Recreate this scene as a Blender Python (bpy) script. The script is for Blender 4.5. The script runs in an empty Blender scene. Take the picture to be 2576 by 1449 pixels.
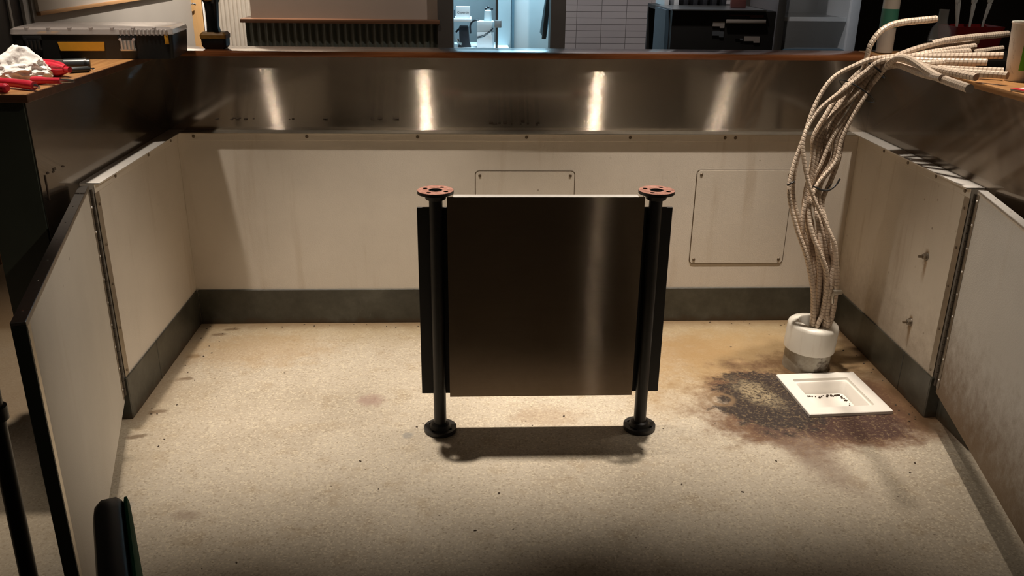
import bpy, bmesh, math, random
from math import pi, sin, cos, radians
from mathutils import Vector, Matrix, noise as mnoise

random.seed(7)
S = bpy.context.scene
COL = S.collection

# ---------------------------------------------------------------- camera
F_PX = 2185.54
PITCH, ROLL, YAW, CAM_Z = 0.3720, 0.0125, 0.0469, 1.4649
fwd = Vector((sin(YAW) * cos(PITCH), cos(YAW) * cos(PITCH), -sin(PITCH)))
rgt = Vector((cos(YAW), -sin(YAW), 0))
upv = rgt.cross(fwd)
rgt2 = rgt * cos(ROLL) + upv * sin(ROLL)
upv2 = -rgt * sin(ROLL) + upv * cos(ROLL)
cd = bpy.data.cameras.new('camera')
cd.sensor_width = 36.0
cd.lens = 36.0 * F_PX / 2576.0
cd.clip_start = 0.02
cam = bpy.data.objects.new('camera', cd)
cam.matrix_world = Matrix(((rgt2.x, upv2.x, -fwd.x, 0), (rgt2.y, upv2.y, -fwd.y, 0), (rgt2.z, upv2.z, -fwd.z, CAM_Z), (0, 0, 0, 1)))
COL.objects.link(cam)
S.camera = cam

# ---------------------------------------------------------------- world, exposure, lamps
w = bpy.data.worlds.new('dim_room'); S.world = w; w.use_nodes = True
w.node_tree.nodes['Background'].inputs[0].default_value = (1.0, 0.80, 0.60, 1)
w.node_tree.nodes['Background'].inputs[1].default_value = 0.012
S.view_settings.view_transform = 'Standard'
S.view_settings.look = 'None'
S.view_settings.gamma = 1.0
S.view_settings.use_curve_mapping = False
S.view_settings.exposure = 0.55
WARM = (1.0, 0.875, 0.735)
BLUE = (0.50, 0.82, 1.0)

def spot(name, loc, target, watts, angle=95, blend=0.8, rad=0.03, color=WARM):
    l = bpy.data.lights.new(name, 'SPOT'); l.energy = watts; l.color = color
    l.spot_size = radians(angle); l.spot_blend = blend; l.shadow_soft_size = rad
    o = bpy.data.objects.new(name, l); COL.objects.link(o); o.location = loc
    o.rotation_euler = (Vector(target) - Vector(loc)).to_track_quat('-Z', 'Y').to_euler()
    return o

def area(name, loc, target, watts, sx, sy, color):
    l = bpy.data.lights.new(name, 'AREA'); l.energy = watts; l.color = color
    l.shape = 'RECTANGLE'; l.size = sx; l.size_y = sy
    o = bpy.data.objects.new(name, l); COL.objects.link(o); o.location = loc
    o.rotation_euler = (Vector(target) - Vector(loc)).to_track_quat('-Z', 'Y').to_euler()
    return o

# the row of four ceiling downlights over the pit
spot('downlight_or_fill', (-0.29, 2.77, 2.72), (-0.24, 2.80, 0), 232, 46, 1.0)
spot('downlight_or_fill', (0.74, 2.82, 2.72), (0.68, 2.84, 0), 232, 46, 1.0)
spot('downlight_or_fill', (-1.20, 2.76, 2.72), (-1.34, 2.86, 0), 122, 55, 1.0)
spot('downlight_or_fill', (1.52, 2.80, 2.72), (1.64, 2.88, 0), 124, 57, 1.0, 0.05)
# dining room lamp behind the camera, then three added fill spots
spot('downlight_or_fill', (0.95, -1.0, 2.72), (0.32, 2.44, 0.55), 14, 15, 0.6)
spot('downlight_or_fill', (-0.7, 1.5, 2.72), (1.47, 2.15, 0.45), 75, 27, 1.0)  # added fill aimed across the pit at the right gate
spot('downlight_or_fill', (1.1, 1.5, 2.72), (-1.08, 2.25, 0.45), 75, 30, 1.0)  # its added counterpart, brightening the left gate
spot('downlight_or_fill', (-1.9, 1.9, 2.72), (-1.72, 1.7, 0), 60, 36, 1.0)  # added to brighten the floor outside the left gate
# added fill spots brightening the room beyond the bar, then the kitchen light
spot('downlight_or_fill', (-1.40, 6.44, 2.85), (-2.3, 7.1, 0.9), 330, 120, 0.9)  # added to lift the far left walls, grazing the partition
spot('downlight_or_fill', (-0.8, 5.2, 3.0), (-0.9, 6.5, 0.9), 32, 90, 1.0)  # weak added fill on the partition front
spot('downlight_or_fill', (2.3, 5.4, 2.9), (2.66, 6.2, 1.0), 20, 24, 1.0, color=(.72, .86, 1.0))  # cold fill added for the right stile of the fridge
spot('downlight_or_fill', (2.1, 3.1, 2.7), (2.05, 3.7, 1.1), 14, 36, 1.0)  # small added fill so the jar and spoons show
spot('downlight_or_fill', (1.1, 5.2, 3.0), (1.1, 7.0, 0.9), 95, 110, 1.0, color=(.95, .88, .84))  # added to brighten the tiled wall
area('kitchen_light', (0.35, 7.45, 2.5), (0.25, 7.6, 0.7), 62, 0.7, 0.5, BLUE)

# ---------------------------------------------------------------- node helpers
class NT:
    def __init__(s, name):
        s.m = bpy.data.materials.new(name); s.m.use_nodes = True
        s.t = s.m.node_tree; s.b = s.t.nodes['Principled BSDF']
        s._o = None
    def n(s, typ, **kw):
        nd = s.t.nodes.new(typ)
        for k, v in kw.items(): setattr(nd, k, v)
        return nd
    def link(s, a, b): s.t.links.new(a, b)
    def set(s, inp, v):
        if hasattr(v, 'is_output') or isinstance(v, bpy.types.NodeSocket): s.link(v, inp)
        else: inp.default_value = v
    @property
    def obj(s):
        if s._o is None: s._o = s.n('ShaderNodeTexCoord').outputs['Object']
        return s._o
    def geo(s): return s.n('ShaderNodeNewGeometry').outputs['Position']
    def math(s, op, a, b=0.0, clamp=False):
        nd = s.n('ShaderNodeMath', operation=op, use_clamp=clamp); s.set(nd.inputs[0], a); s.set(nd.inputs[1], b); return nd.outputs[0]
    def mapping(s, vec, scale=(1, 1, 1), loc=(0, 0, 0), rot=(0, 0, 0)):
        nd = s.n('ShaderNodeMapping'); s.link(vec, nd.inputs[0])
        nd.inputs['Scale'].default_value = scale; nd.inputs['Location'].default_value = loc; nd.inputs['Rotation'].default_value = rot
        return nd.outputs[0]
    def noise(s, vec, scale, detail=3, rough=0.55, dist=0.0):
        nd = s.n('ShaderNodeTexNoise'); s.link(vec, nd.inputs['Vector'])
        nd.inputs['Scale'].default_value = scale; nd.inputs['Detail'].default_value = detail
        nd.inputs['Roughness'].default_value = rough; nd.inputs['Distortion'].default_value = dist
        return nd.outputs['Fac']
    def voro(s, vec, scale, feature='F1', out='Distance'):
        nd = s.n('ShaderNodeTexVoronoi', feature=feature); s.link(vec, nd.inputs['Vector']); nd.inputs['Scale'].default_value = scale
        return nd.outputs[out]
    def ramp(s, fac, stops):
        nd = s.n('ShaderNodeValToRGB'); s.set(nd.inputs[0], fac); e = nd.color_ramp.elements
        while len(e) < len(stops): e.new(0.5)
        for el, (p, c) in zip(e, stops):
            el.position = p; el.color = (c, c, c, 1) if isinstance(c, (int, float)) else (*c, 1)
        return nd.outputs[0]
    def step(s, v, lo, hi, inv=False):
        nd = s.n('ShaderNodeMapRange', interpolation_type='SMOOTHSTEP'); s.set(nd.inputs[0], v)
        nd.inputs[1].default_value = lo; nd.inputs[2].default_value = hi
        nd.inputs[3].default_value = 1.0 if inv else 0.0; nd.inputs[4].default_value = 0.0 if inv else 1.0
        return nd.outputs[0]
    def mix(s, fac, a, b, mode='MIX'):
        nd = s.n('ShaderNodeMix', data_type='RGBA', blend_type=mode); s.set(nd.inputs[0], fac)
        for i, v in ((6, a), (7, b)):
            if isinstance(v, tuple): nd.inputs[i].default_value = (*v[:3], 1)
            else: s.link(v, nd.inputs[i])
        return nd.outputs[2]
    def sep(s, vec):
        nd = s.n('ShaderNodeSeparateXYZ'); s.link(vec, nd.inputs[0]); return nd.outputs
    def blob(s, xyz, cx, cy, rx, ry, wob=None, ang=0.0):
        """elliptic distance (1 on the rim) around a place on the floor"""
        x = s.math('SUBTRACT', xyz[0], cx); y = s.math('SUBTRACT', xyz[1], cy)
        if ang:
            ca, sa = cos(ang), sin(ang)
            x2 = s.math('ADD', s.math('MULTIPLY', x, ca), s.math('MULTIPLY', y, sa))
            y2 = s.math('SUBTRACT', s.math('MULTIPLY', y, ca), s.math('MULTIPLY', x, sa)); x, y = x2, y2
        x = s.math('DIVIDE', x, rx); y = s.math('DIVIDE', y, ry)
        d = s.math('SQRT', s.math('ADD', s.math('MULTIPLY', x, x), s.math('MULTIPLY', y, y)))
        if wob is not None: d = s.math('ADD', d, wob)
        return d
    def bump(s, h, strength, dist=0.01):
        nd = s.n('ShaderNodeBump'); s.link(h, nd.inputs['Height']); nd.inputs['Strength'].default_value = strength; nd.inputs['Distance'].default_value = dist
        s.link(nd.outputs[0], s.b.inputs['Normal'])
    def P(s, **kw):
        names = dict(color='Base Color', rough='Roughness', metal='Metallic', spec='Specular IOR Level', coat='Coat Weight', coat_r='Coat Roughness',
                     trans='Transmission Weight', ior='IOR', aniso='Anisotropic', aniso_rot='Anisotropic Rotation', alpha='Alpha',
                     emit='Emission Color', emit_s='Emission Strength', sheen='Sheen Weight')
        for k, v in kw.items():
            i = s.b.inputs[names[k]]
            if isinstance(v, tuple): i.default_value = (*v[:3], 1)
            else: s.set(i, v)
        return s.m

def simple(name, color, rough=0.5, metal=0.0, var=0.12, scale=40, bump=0.0, **kw):
    t = NT(name)
    f = t.noise(t.obj, scale, 3)
    dark = tuple(c * (1 - var) for c in color); lite = tuple(min(1, c * (1 + var)) for c in color)
    t.P(color=t.mix(f, dark, lite), rough=rough, metal=metal, **kw)
    if bump: t.bump(t.noise(t.obj, scale * 4, 3), bump, 0.003)
    return t.m

M = {}

def mk_floor():
    t = NT('sandy_concrete'); p = t.geo(); xyz = t.sep(p)
    big = t.noise(p, 1.7, 4, 0.6); mid = t.noise(p, 9, 5, 0.65); fine = t.noise(p, 110, 2, 0.6)
    grit = t.voro(p, 190, out='Color'); g = t.sep(grit)[0]
    c = t.ramp(big, [(0.3, (0.385, 0.33, 0.255)), (0.5, (0.475, 0.415, 0.33)), (0.72, (0.525, 0.465, 0.375))])
    c = t.mix(t.math('MULTIPLY', t.step(mid, 0.50, 0.72), 0.55), c, (0.34, 0.26, 0.165))
    c = t.mix(t.math('MULTIPLY', t.step(fine, 0.48, 0.72), 0.45), c, (0.30, 0.24, 0.16))
    c = t.mix(t.math('MULTIPLY', t.step(g, 0.72, 0.95), 0.42), c, (0.72, 0.64, 0.48))
    c = t.mix(t.math('MULTIPLY', t.step(g, 0.0, 0.16, True), 0.42), c, (0.20, 0.155, 0.10))
    n1 = t.math('MULTIPLY', t.math('SUBTRACT', t.noise(p, 5.5, 6, 0.68), 0.5), 1.5)
    n2 = t.math('MULTIPLY', t.math('SUBTRACT', t.noise(p, 16, 5, 0.7), 0.5), 1.6)
    # ochre tide marks along the back wall and the pipe
    ochre = t.math('MULTIPLY', t.step(t.blob(xyz, 1.15, 2.95, 0.75, 0.50, n1), 0.35, 1.15, True), 0.8)
    c = t.mix(ochre, c, (0.34, 0.215, 0.085))
    c = t.mix(t.math('MULTIPLY', t.step(t.math('ADD', xyz[1], t.math('MULTIPLY', n1, 0.2)), 3.02, 3.40), 0.75), c, (0.33, 0.245, 0.13))
    c = t.mix(t.math('MULTIPLY', t.step(t.math('SUBTRACT', t.math('MULTIPLY', n1, 0.25), xyz[0]), 0.85, 1.2), 0.4), c, (0.36, 0.27, 0.16))
    # rust and soot around the floor sink
    rust = t.math('MULTIPLY', t.step(t.blob(xyz, 1.19, 2.62, 0.46, 0.36, n1), 0.66, 1.08, True), 0.97)
    c = t.mix(rust, c, (0.135, 0.070, 0.040))
    tail = t.math('MULTIPLY', t.step(t.blob(xyz, 1.06, 2.32, 0.10, 0.26, n1, 0.15), 0.3, 1.25, True), 0.6)
    c = t.mix(tail, c, (0.17, 0.115, 0.085))
    dk = t.math('MULTIPLY', t.step(t.blob(xyz, 1.24, 2.57, 0.35, 0.21, n1), 0.7, 1.06, True), 0.93)
    c = t.mix(dk, c, (0.048, 0.022, 0.018))
    soot = t.math('MULTIPLY', t.step(t.blob(xyz, 1.035, 2.66, 0.22, 0.25, n2), 0.7, 1.0, True), 0.95)
    c = t.mix(soot, c, (0.026, 0.018, 0.016))
    sand = t.math('MULTIPLY', t.step(t.blob(xyz, 1.005, 2.71, 0.075, 0.13, n2, 0.45), 0.3, 1.15, True), t.math('MULTIPLY', t.step(t.noise(p, 60, 4, 0.8), 0.38, 0.6), 0.9))
    c = t.mix(sand, c, (0.33, 0.265, 0.165))
    c = t.mix(t.math('MULTIPLY', t.step(t.blob(xyz, 1.47, 2.63, 0.08, 0.22, n2), 0.3, 1.1, True), 0.8), c, (0.15, 0.075, 0.045))
    c = t.mix(t.math('MULTIPLY', t.step(t.blob(xyz, 1.25, 2.93, 0.15, 0.15, n2), 0.6, 1.1, True), 0.7), c, (0.13, 0.07, 0.03))
    gt = t.step(t.noise(p, 75, 3, 0.8), 0.5, 0.66)
    c = t.mix(t.math('MULTIPLY', t.math('MULTIPLY', gt, rust), 0.35), c, (0.40, 0.29, 0.15))
    for cx, cy in ((-1.08, 2.46), (-1.07, 2.62), (-1.05, 2.86), (-1.07, 3.05), (-1.03, 3.25), (-0.99, 3.3)):
        c = t.mix(t.math('MULTIPLY', t.step(t.blob(xyz, cx, cy, 0.038, 0.018, n2, 0.2), 0.4, 1.1, True), 0.75), c, (0.12, 0.075, 0.04))
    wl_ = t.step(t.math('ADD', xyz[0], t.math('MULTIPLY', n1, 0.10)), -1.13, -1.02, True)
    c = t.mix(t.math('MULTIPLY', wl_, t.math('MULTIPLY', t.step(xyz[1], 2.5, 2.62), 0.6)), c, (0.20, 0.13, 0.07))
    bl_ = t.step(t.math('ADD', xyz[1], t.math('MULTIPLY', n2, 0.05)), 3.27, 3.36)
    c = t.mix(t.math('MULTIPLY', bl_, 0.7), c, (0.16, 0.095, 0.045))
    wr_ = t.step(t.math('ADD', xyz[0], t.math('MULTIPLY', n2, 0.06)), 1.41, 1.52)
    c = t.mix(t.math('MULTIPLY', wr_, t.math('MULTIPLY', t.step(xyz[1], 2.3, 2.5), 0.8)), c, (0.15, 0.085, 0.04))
    ring = t.blob(xyz, 0.866, 2.665, 0.045, 0.045, t.math('MULTIPLY', n2, 0.2))
    c = t.mix(t.math('MULTIPLY', t.math('MULTIPLY', t.step(ring, 0.6, 0.85), t.step(ring, 0.95, 1.25, True)), 0.7), c, (0.20, 0.13, 0.07))
    # scattered old stains
    for cx, cy, rx, ry, a, col in ((-0.36, 2.68, 0.06, 0.05, .55, (0.25, 0.14, 0.12)), (0.25, 2.56, 0.16, 0.08, .35, (0.28, 0.18, 0.10)),
                                   (-0.2166, 2.449, 0.022, 0.022, .6, (0.23, 0.23, 0.22)), (-0.98, 2.09, 0.028, 0.022, .6, (0.23, 0.23, 0.22)),
                                   (-0.80, 2.04, 0.05, 0.03, .4, (0.2, 0.13, 0.09)), (0.78, 3.08, 0.30, 0.16, .4, (0.31, 0.19, 0.08)),
                                   (-0.03, 3.22, 0.10, 0.05, .6, (0.27, 0.17, 0.07)), (-0.85, 3.1, 0.35, 0.18, .45, (0.36, 0.24, 0.12))):
        c = t.mix(t.math('MULTIPLY', t.step(t.blob(xyz, cx, cy, rx, ry, n2), 0.4, 1.1, True), a), c, col)
    spk = t.step(t.voro(p, 17), 0.045, 0.065, True)
    spk = t.math('MULTIPLY', spk, t.step(t.noise(p, 2.3, 2), 0.52, 0.6))
    c = t.mix(t.math('MULTIPLY', spk, 0.75), c, (0.09, 0.06, 0.04))
    t.P(color=c, rough=t.ramp(mid, [(0.3, 0.42), (0.7, 0.62)]), spec=0.4)
    h = t.math('ADD', t.math('MULTIPLY', fine, 0.5), t.math('MULTIPLY', g, 0.6))
    t.bump(h, 0.35, 0.003)
    return t.m
M['floor'] = mk_floor()

def mk_frp(name, base, grime=0.25, side_dirt=None, warm=(0.35, 0.24, 0.13)):
    """off-white wall board with pebbled face, runs and specks"""
    t = NT(name); p = t.geo(); xyz = t.sep(p)
    peb = t.noise(p, 220, 2, 0.5)
    big = t.noise(p, 3.2, 4, 0.6)
    run = t.noise(t.mapping(p, (9, 9, 0.8)), 1.6, 4, 0.6)
    c = t.mix(t.step(big, 0.35, 0.7), tuple(b * 0.93 for b in base), base)
    c = t.mix(t.math('MULTIPLY', t.step(run, 0.55, 0.78), grime), c, warm)
    d = t.step(t.voro(p, 11), 0.04, 0.06, True)
    d = t.math('MULTIPLY', d, t.step(t.noise(p, 3.1, 2), 0.5, 0.6))
    c = t.mix(t.math('MULTIPLY', d, 0.6), c, (0.16, 0.11, 0.07))
    if side_dirt and 'stained' in name:
        for by, bz in ((2.7112, 0.5137), (2.7312, 0.2635)):
            dy = t.math('ABSOLUTE', t.math('SUBTRACT', t.math('ADD', xyz[1], t.math('MULTIPLY', t.math('SUBTRACT', t.noise(p, 40, 3), 0.5), 0.02)), by))
            f = t.math('MULTIPLY', t.step(dy, 0.003, 0.016, True), t.math('MULTIPLY', t.step(xyz[2], bz - .11, bz - .02), t.step(xyz[2], bz + .015, bz + .03, True)))
            c = t.mix(t.math('MULTIPLY', f, 0.75), c, (0.26, 0.14, 0.045))
        sp2 = t.math('MULTIPLY', t.step(t.voro(p, 23), 0.08, 0.13, True), t.step(t.noise(p, 4.5, 3), 0.5, 0.62))
        c = t.mix(t.math('MULTIPLY', sp2, 0.5), c, (0.22, 0.12, 0.06))
    if side_dirt:
        lo, hi, amt = side_dirt
        n = t.math('MULTIPLY', t.math('SUBTRACT', t.noise(p, 26, 5, 0.75), 0.5), 0.32)
        f = t.step(t.math('ADD', xyz[2], n), lo, hi, True)
        c = t.mix(t.math('MULTIPLY', f, amt), c, (0.16, 0.10, 0.05))
    t.P(color=c, rough=0.5, spec=0.35); t.bump(peb, 0.25, 0.002)
    return t.m
M['frp'] = mk_frp('white_wall_board', (0.70, 0.635, 0.555), 0.25)
M['frp_right'] = mk_frp('stained_wall_board', (0.66, 0.595, 0.505), 0.45, (0.06, 0.42, 0.55), (0.30, 0.19, 0.09))
M['frp_gate'] = mk_frp('white_gate_board', (0.64, 0.60, 0.54), 0.10)
M['frp_gate_dirty'] = mk_frp('splashed_gate_board', (0.62, 0.60, 0.565), 0.08, (0.10, 0.46, 0.95))
M['frp_panel'] = mk_frp('access_board', (0.685, 0.62, 0.535), 0.30)

def mk_base():
    t = NT('dark_cove_base'); p = t.geo()
    c = t.ramp(t.noise(p, 5, 6, 0.7), [(0.3, (0.026, 0.024, 0.017)), (0.55, (0.060, 0.057, 0.043)), (0.8, (0.105, 0.10, 0.082))])
    scr = t.noise(t.mapping(p, (30, 30, 5)), 1.5, 4, 0.7)
    c = t.mix(t.math('MULTIPLY', t.step(scr, 0.62, 0.8), 0.35), c, (0.20, 0.195, 0.175))
    z = t.sep(p)[2]
    n = t.math('MULTIPLY', t.math('SUBTRACT', t.noise(p, 20, 4), 0.5), 0.06)
    c = t.mix(t.math('MULTIPLY', t.step(t.math('ADD', z, n), 0.0, 0.03, True), 0.8), c, (0.05, 0.03, 0.015))
    t.P(color=c, rough=0.45); t.bump(t.noise(p, 40, 3), 0.15, 0.003)
    return t.m
M['base'] = mk_base()

def mk_steel(name, col=(0.36, 0.315, 0.265), rough=0.085, aniso=1.9, wave=0.003, scratch=(3, 3, 160), dirty=0.25):
    """brushed stainless: grain runs level, so lamps smear into upright streaks"""
    t = NT(name); p = t.obj
    g = t.noise(t.mapping(p, scratch), 3.0, 3, 0.6)
    sm = t.noise(p, 4.5, 4, 0.6)
    c = t.mix(g, tuple(k * 0.88 for k in col), tuple(min(1, k * 1.1) for k in col))
    c = t.mix(t.math('MULTIPLY', t.step(sm, 0.5, 0.8), dirty), c, (0.28, 0.23, 0.17))
    r = t.math('ADD', rough, t.math('MULTIPLY', t.math('SUBTRACT', sm, 0.5), 0.02))
    t.P(color=c, metal=1.0, rough=r)
    if aniso:
        # every level grain line tips its normal up or down by its own amount
        geo = t.n('ShaderNodeNewGeometry'); z = t.sep(geo.outputs['Position'])[2]
        wn = t.n('ShaderNodeTexWhiteNoise', noise_dimensions='1D'); t.link(t.math('MULTIPLY', z, 9173.0), wn.inputs['W'])
        k = t.math('SUBTRACT', t.math('MULTIPLY', wn.outputs['Value'], 2.0), 1.0)
        k = t.math('MULTIPLY', t.math('POWER', k, 5.0), aniso)
        wv = t.math('MULTIPLY', t.math('SUBTRACT', t.noise(t.mapping(geo.outputs['Position'], (1.3, 1.3, 0.8)), 1.6, 1, 0.4), 0.5), wave)
        cmb = t.n('ShaderNodeCombineXYZ'); t.link(wv, cmb.inputs[0]); t.link(wv, cmb.inputs[1]); t.link(k, cmb.inputs[2])
        ad = t.n('ShaderNodeVectorMath', operation='ADD'); t.link(geo.outputs['Normal'], ad.inputs[0]); t.link(cmb.outputs[0], ad.inputs[1])
        nz = t.n('ShaderNodeVectorMath', operation='NORMALIZE'); t.link(ad.outputs[0], nz.inputs[0]); t.link(nz.outputs[0], t.b.inputs['Normal'])
    return t.m
M['steel'] = mk_steel('brushed_steel_cladding')
M['steel_front'] = mk_steel('brushed_steel_sheet', (0.20, 0.155, 0.115), 0.085, 1.0, 0.012, dirty=0.1)
M['steel_trim'] = mk_steel('polished_steel_trim', (0.80, 0.77, 0.73), 0.52, 0.0, 0.0, (20, 20, 20), 0.15)
M['steel_cap'] = mk_steel('scuffed_steel_cap', (0.36, 0.34, 0.32), 0.34, 0.0, 0.0, (20, 20, 20), 0.3)
M['steel_leaf'] = mk_steel('hinge_leaf_steel', (0.36, 0.32, 0.27), 0.45, 0.0, 0.0, (20, 20, 20), 0.5)
M['steel_edge'] = mk_steel('stained_steel_strip', (0.52, 0.48, 0.41), 0.42, 0.0, 0.0, (20, 20, 20), 0.6)
M['steel_dim'] = mk_steel('fridge_steel', (0.32, 0.33, 0.34), 0.35, 0.0, 0.0, (3, 3, 90), 0.2)
M['steel_bright'] = simple('light_steel', (0.80, 0.83, 0.86), 0.5, 0.2, 0.06)
M['chrome'] = simple('chrome', (0.78, 0.76, 0.73), 0.15, 1.0, 0.04)
M['screw'] = simple('dull_screw', (0.20, 0.155, 0.11), 0.5, 0.7, 0.3, 300)

def mk_wood(name, a, b, axis=0, rough=0.3, coat=0.3, grain=40):
    t = NT(name); sc = [grain, grain, grain]; sc[axis] = grain * 0.06
    g = t.noise(t.mapping(t.geo(), tuple(sc)), 1.0, 5, 0.65, 0.4)
    big = t.noise(t.geo(), 3, 3)
    c = t.mix(t.step(g, 0.35, 0.7), a, b)
    c = t.mix(t.math('MULTIPLY', big, 0.35), c, tuple(k * 0.6 for k in a))
    t.P(color=c, rough=rough, coat=coat, coat_r=0.12); t.bump(g, 0.06, 0.002)
    return t.m
M['wood_x'] = mk_wood('varnished_bar_top', (0.20, 0.065, 0.022), (0.34, 0.125, 0.045), 0, 0.22, 0.6)
M['wood_y'] = mk_wood('worn_bar_top', (0.36, 0.17, 0.06), (0.52, 0.27, 0.10), 1, 0.4, 0.2)
M['wood_door'] = mk_wood('birch_door', (0.52, 0.31, 0.13), (0.60, 0.38, 0.18), 2, 0.45, 0.1, 25)
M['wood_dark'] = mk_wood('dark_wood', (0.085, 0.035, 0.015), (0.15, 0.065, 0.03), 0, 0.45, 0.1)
M['wood_frame'] = mk_wood('brown_door_frame', (0.22, 0.09, 0.04), (0.30, 0.13, 0.06), 2, 0.5, 0.1)
M['wood_trim'] = mk_wood('honey_trim', (0.50, 0.27, 0.12), (0.60, 0.34, 0.16), 1, 0.45, 0.1)

M['black_metal'] = simple('black_painted_steel', (0.012, 0.011, 0.010), 0.42, 0.0, 0.3, 60, 0.05)
M['black_plate'] = simple('black_sheet', (0.010, 0.009, 0.008), 0.6, 0.0, 0.3, 30)
M['black_plastic'] = simple('black_plastic', (0.010, 0.010, 0.010), 0.38, 0.0, 0.2, 80)
M['grey_plastic'] = simple('charcoal_plastic', (0.035, 0.04, 0.042), 0.32, 0.0, 0.2, 80)
M['yellow'] = simple('amber_plastic', (0.50, 0.235, 0.015), 0.45, 0.0, 0.12, 70)
M['yellow_dark'] = simple('worn_amber_plastic', (0.33, 0.165, 0.03), 0.5, 0.0, 0.4, 60)
M['red'] = simple('red_grip', (0.62, 0.030, 0.055), 0.30, 0.0, 0.1, 60)
M['red_dark'] = simple('red_bin_plastic', (0.22, 0.008, 0.008), 0.5, 0.0, 0.2, 30)
M['latch'] = simple('silver_latch', (0.70, 0.70, 0.68), 0.3, 0.85, 0.06, 90)
M['cloth'] = simple('white_rag', (0.86, 0.83, 0.79), 0.9, 0.0, 0.06, 50, 0.3)
M['porcelain'] = simple('white_enamel', (0.84, 0.80, 0.74), 0.25, 0.0, 0.03, 20, coat=0.3)
M['dark_hinge'] = simple('dark_hinge_barrel', (0.05, 0.04, 0.03), 0.45, 0.5, 0.3, 200)
M['brown_chip'] = simple('dark_debris', (0.06, 0.04, 0.025), 0.8, 0.0, 0.5, 400)
M['green_dark'] = simple('dark_green_laminate', (0.030, 0.036, 0.026), 0.5, 0.0, 0.2, 8)
M['green_vinyl'] = simple('green_vinyl', (0.014, 0.13, 0.065), 0.8, 0.0, 0.15, 60, spec=0.1)
M['black_vinyl'] = simple('black_vinyl', (0.012, 0.012, 0.013), 0.45, 0.0, 0.2, 60)
M['grey_wall'] = simple('grey_wall_panel', (0.33, 0.31, 0.29), 0.6, 0.0, 0.08, 3)
M['brown_wall'] = simple('taupe_wall', (0.29, 0.225, 0.18), 0.7, 0.0, 0.05, 4)
M['white_board'] = simple('white_board', (0.78, 0.72, 0.66), 0.5, 0.0, 0.03, 5)
M['corr_grey'] = simple('corrugated_zinc', (0.45, 0.41, 0.36), 0.45, 0.3, 0.1, 20)
M['corr_dark'] = simple('corrugated_dark', (0.075, 0.080, 0.066), 0.4, 0.2, 0.15, 20)
M['post_dark'] = simple('dark_post', (0.040, 0.032, 0.026), 0.6, 0.0, 0.2, 8)
M['pale_blue'] = simple('pale_kitchen_board', (0.62, 0.68, 0.70), 0.5, 0.0, 0.05, 8)
M['kit_white'] = simple('white_equipment', (0.80, 0.82, 0.83), 0.4, 0.0, 0.04, 10)
M['kit_wall'] = simple('grey_kitchen_wall', (0.28, 0.30, 0.31), 0.6, 0.0, 0.08, 5)
M['kit_dark'] = simple('dark_equipment', (0.025, 0.026, 0.032), 0.4, 0.0, 0.3, 30)
M['kit_grey'] = simple('blue_grey_flap', (0.20, 0.30, 0.36), 0.5, 0.0, 0.1, 14)
M['cab_black'] = simple('black_cabinet', (0.007, 0.006, 0.005), 0.5, 0.0, 0.3, 20)
M['cab_side'] = simple('slate_cabinet_side', (0.06, 0.10, 0.135), 0.45, 0.0, 0.1, 20)
M['paper'] = simple('paper', (0.36, 0.31, 0.27), 0.7, 0.0, 0.08, 30)
M['paper_white'] = simple('white_paper', (0.80, 0.76, 0.72), 0.7, 0.0, 0.05, 60)
M['maroon'] = simple('maroon_card', (0.09, 0.025, 0.02), 0.6, 0.0, 0.2, 30)
M['bottle_white'] = simple('white_bottle_plastic', (0.40, 0.36, 0.31), 0.35, 0.0, 0.06, 40)
M['label_green'] = simple('teal_green_label', (0.035, 0.16, 0.11), 0.5, 0.0, 0.1, 40)
M['leaf_green'] = simple('bright_green_print', (0.10, 0.42, 0.02), 0.5, 0.0, 0.12, 40)
M['ink'] = simple('grey_ink', (0.10, 0.11, 0.12), 0.6, 0.0, 0.05, 40)
M['orange'] = simple('tan_wood', (0.38, 0.19, 0.075), 0.5, 0.0, 0.15, 14)

def mk_glass(name, col, rough, alpha):
    t = NT(name); f = t.noise(t.obj, 30, 3)
    t.P(color=t.mix(f, tuple(c * .85 for c in col), col), rough=rough, alpha=alpha, spec=0.6)
    return t.m
M['smoke_lid'] = mk_glass('smoky_clear_plastic', (0.33, 0.29, 0.27), 0.22, 0.6)
M['clear'] = mk_glass('clear_glass', (0.55, 0.55, 0.53), 0.08, 0.16)
M['clear_plastic'] = mk_glass('clear_plastic', (0.80, 0.80, 0.78), 0.15, 0.8)

def mk_pvc(name, clean):
    t = NT(name); p = t.obj
    run = t.noise(t.mapping(p, (40, 40, 5)), 1.2, 4, 0.65)
    n = t.noise(p, 14, 5, 0.7)
    if clean: c = t.mix(t.math('MULTIPLY', t.step(run, 0.5, 0.75), 0.32), (0.80, 0.765, 0.69), (0.52, 0.43, 0.33))
    else:
        c = t.mix(t.step(n, 0.35, 0.7), (0.30, 0.26, 0.20), (0.46, 0.43, 0.36))
        c = t.mix(t.step(t.noise(p, 9, 4, 0.7), 0.52, 0.64), c, (0.08, 0.05, 0.03))
    t.P(color=c, rough=0.4); return t.m
M['pvc'] = mk_pvc('white_plastic_pipe', True)
M['pvc_dirty'] = mk_pvc('grimy_plastic_pipe', False)

def mk_rust():
    t = NT('rusty_flange_face'); n = t.noise(t.geo(), 70, 5, 0.7)
    c = t.ramp(n, [(0.3, (0.15, 0.06, 0.04)), (0.5, (0.33, 0.155, 0.115)), (0.62, (0.38, 0.20, 0.155)), (0.8, (0.32, 0.26, 0.24))])
    t.P(color=c, rough=0.6, metal=0.15); t.bump(n, 0.2, 0.002); return t.m
M['rust'] = mk_rust()

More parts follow.
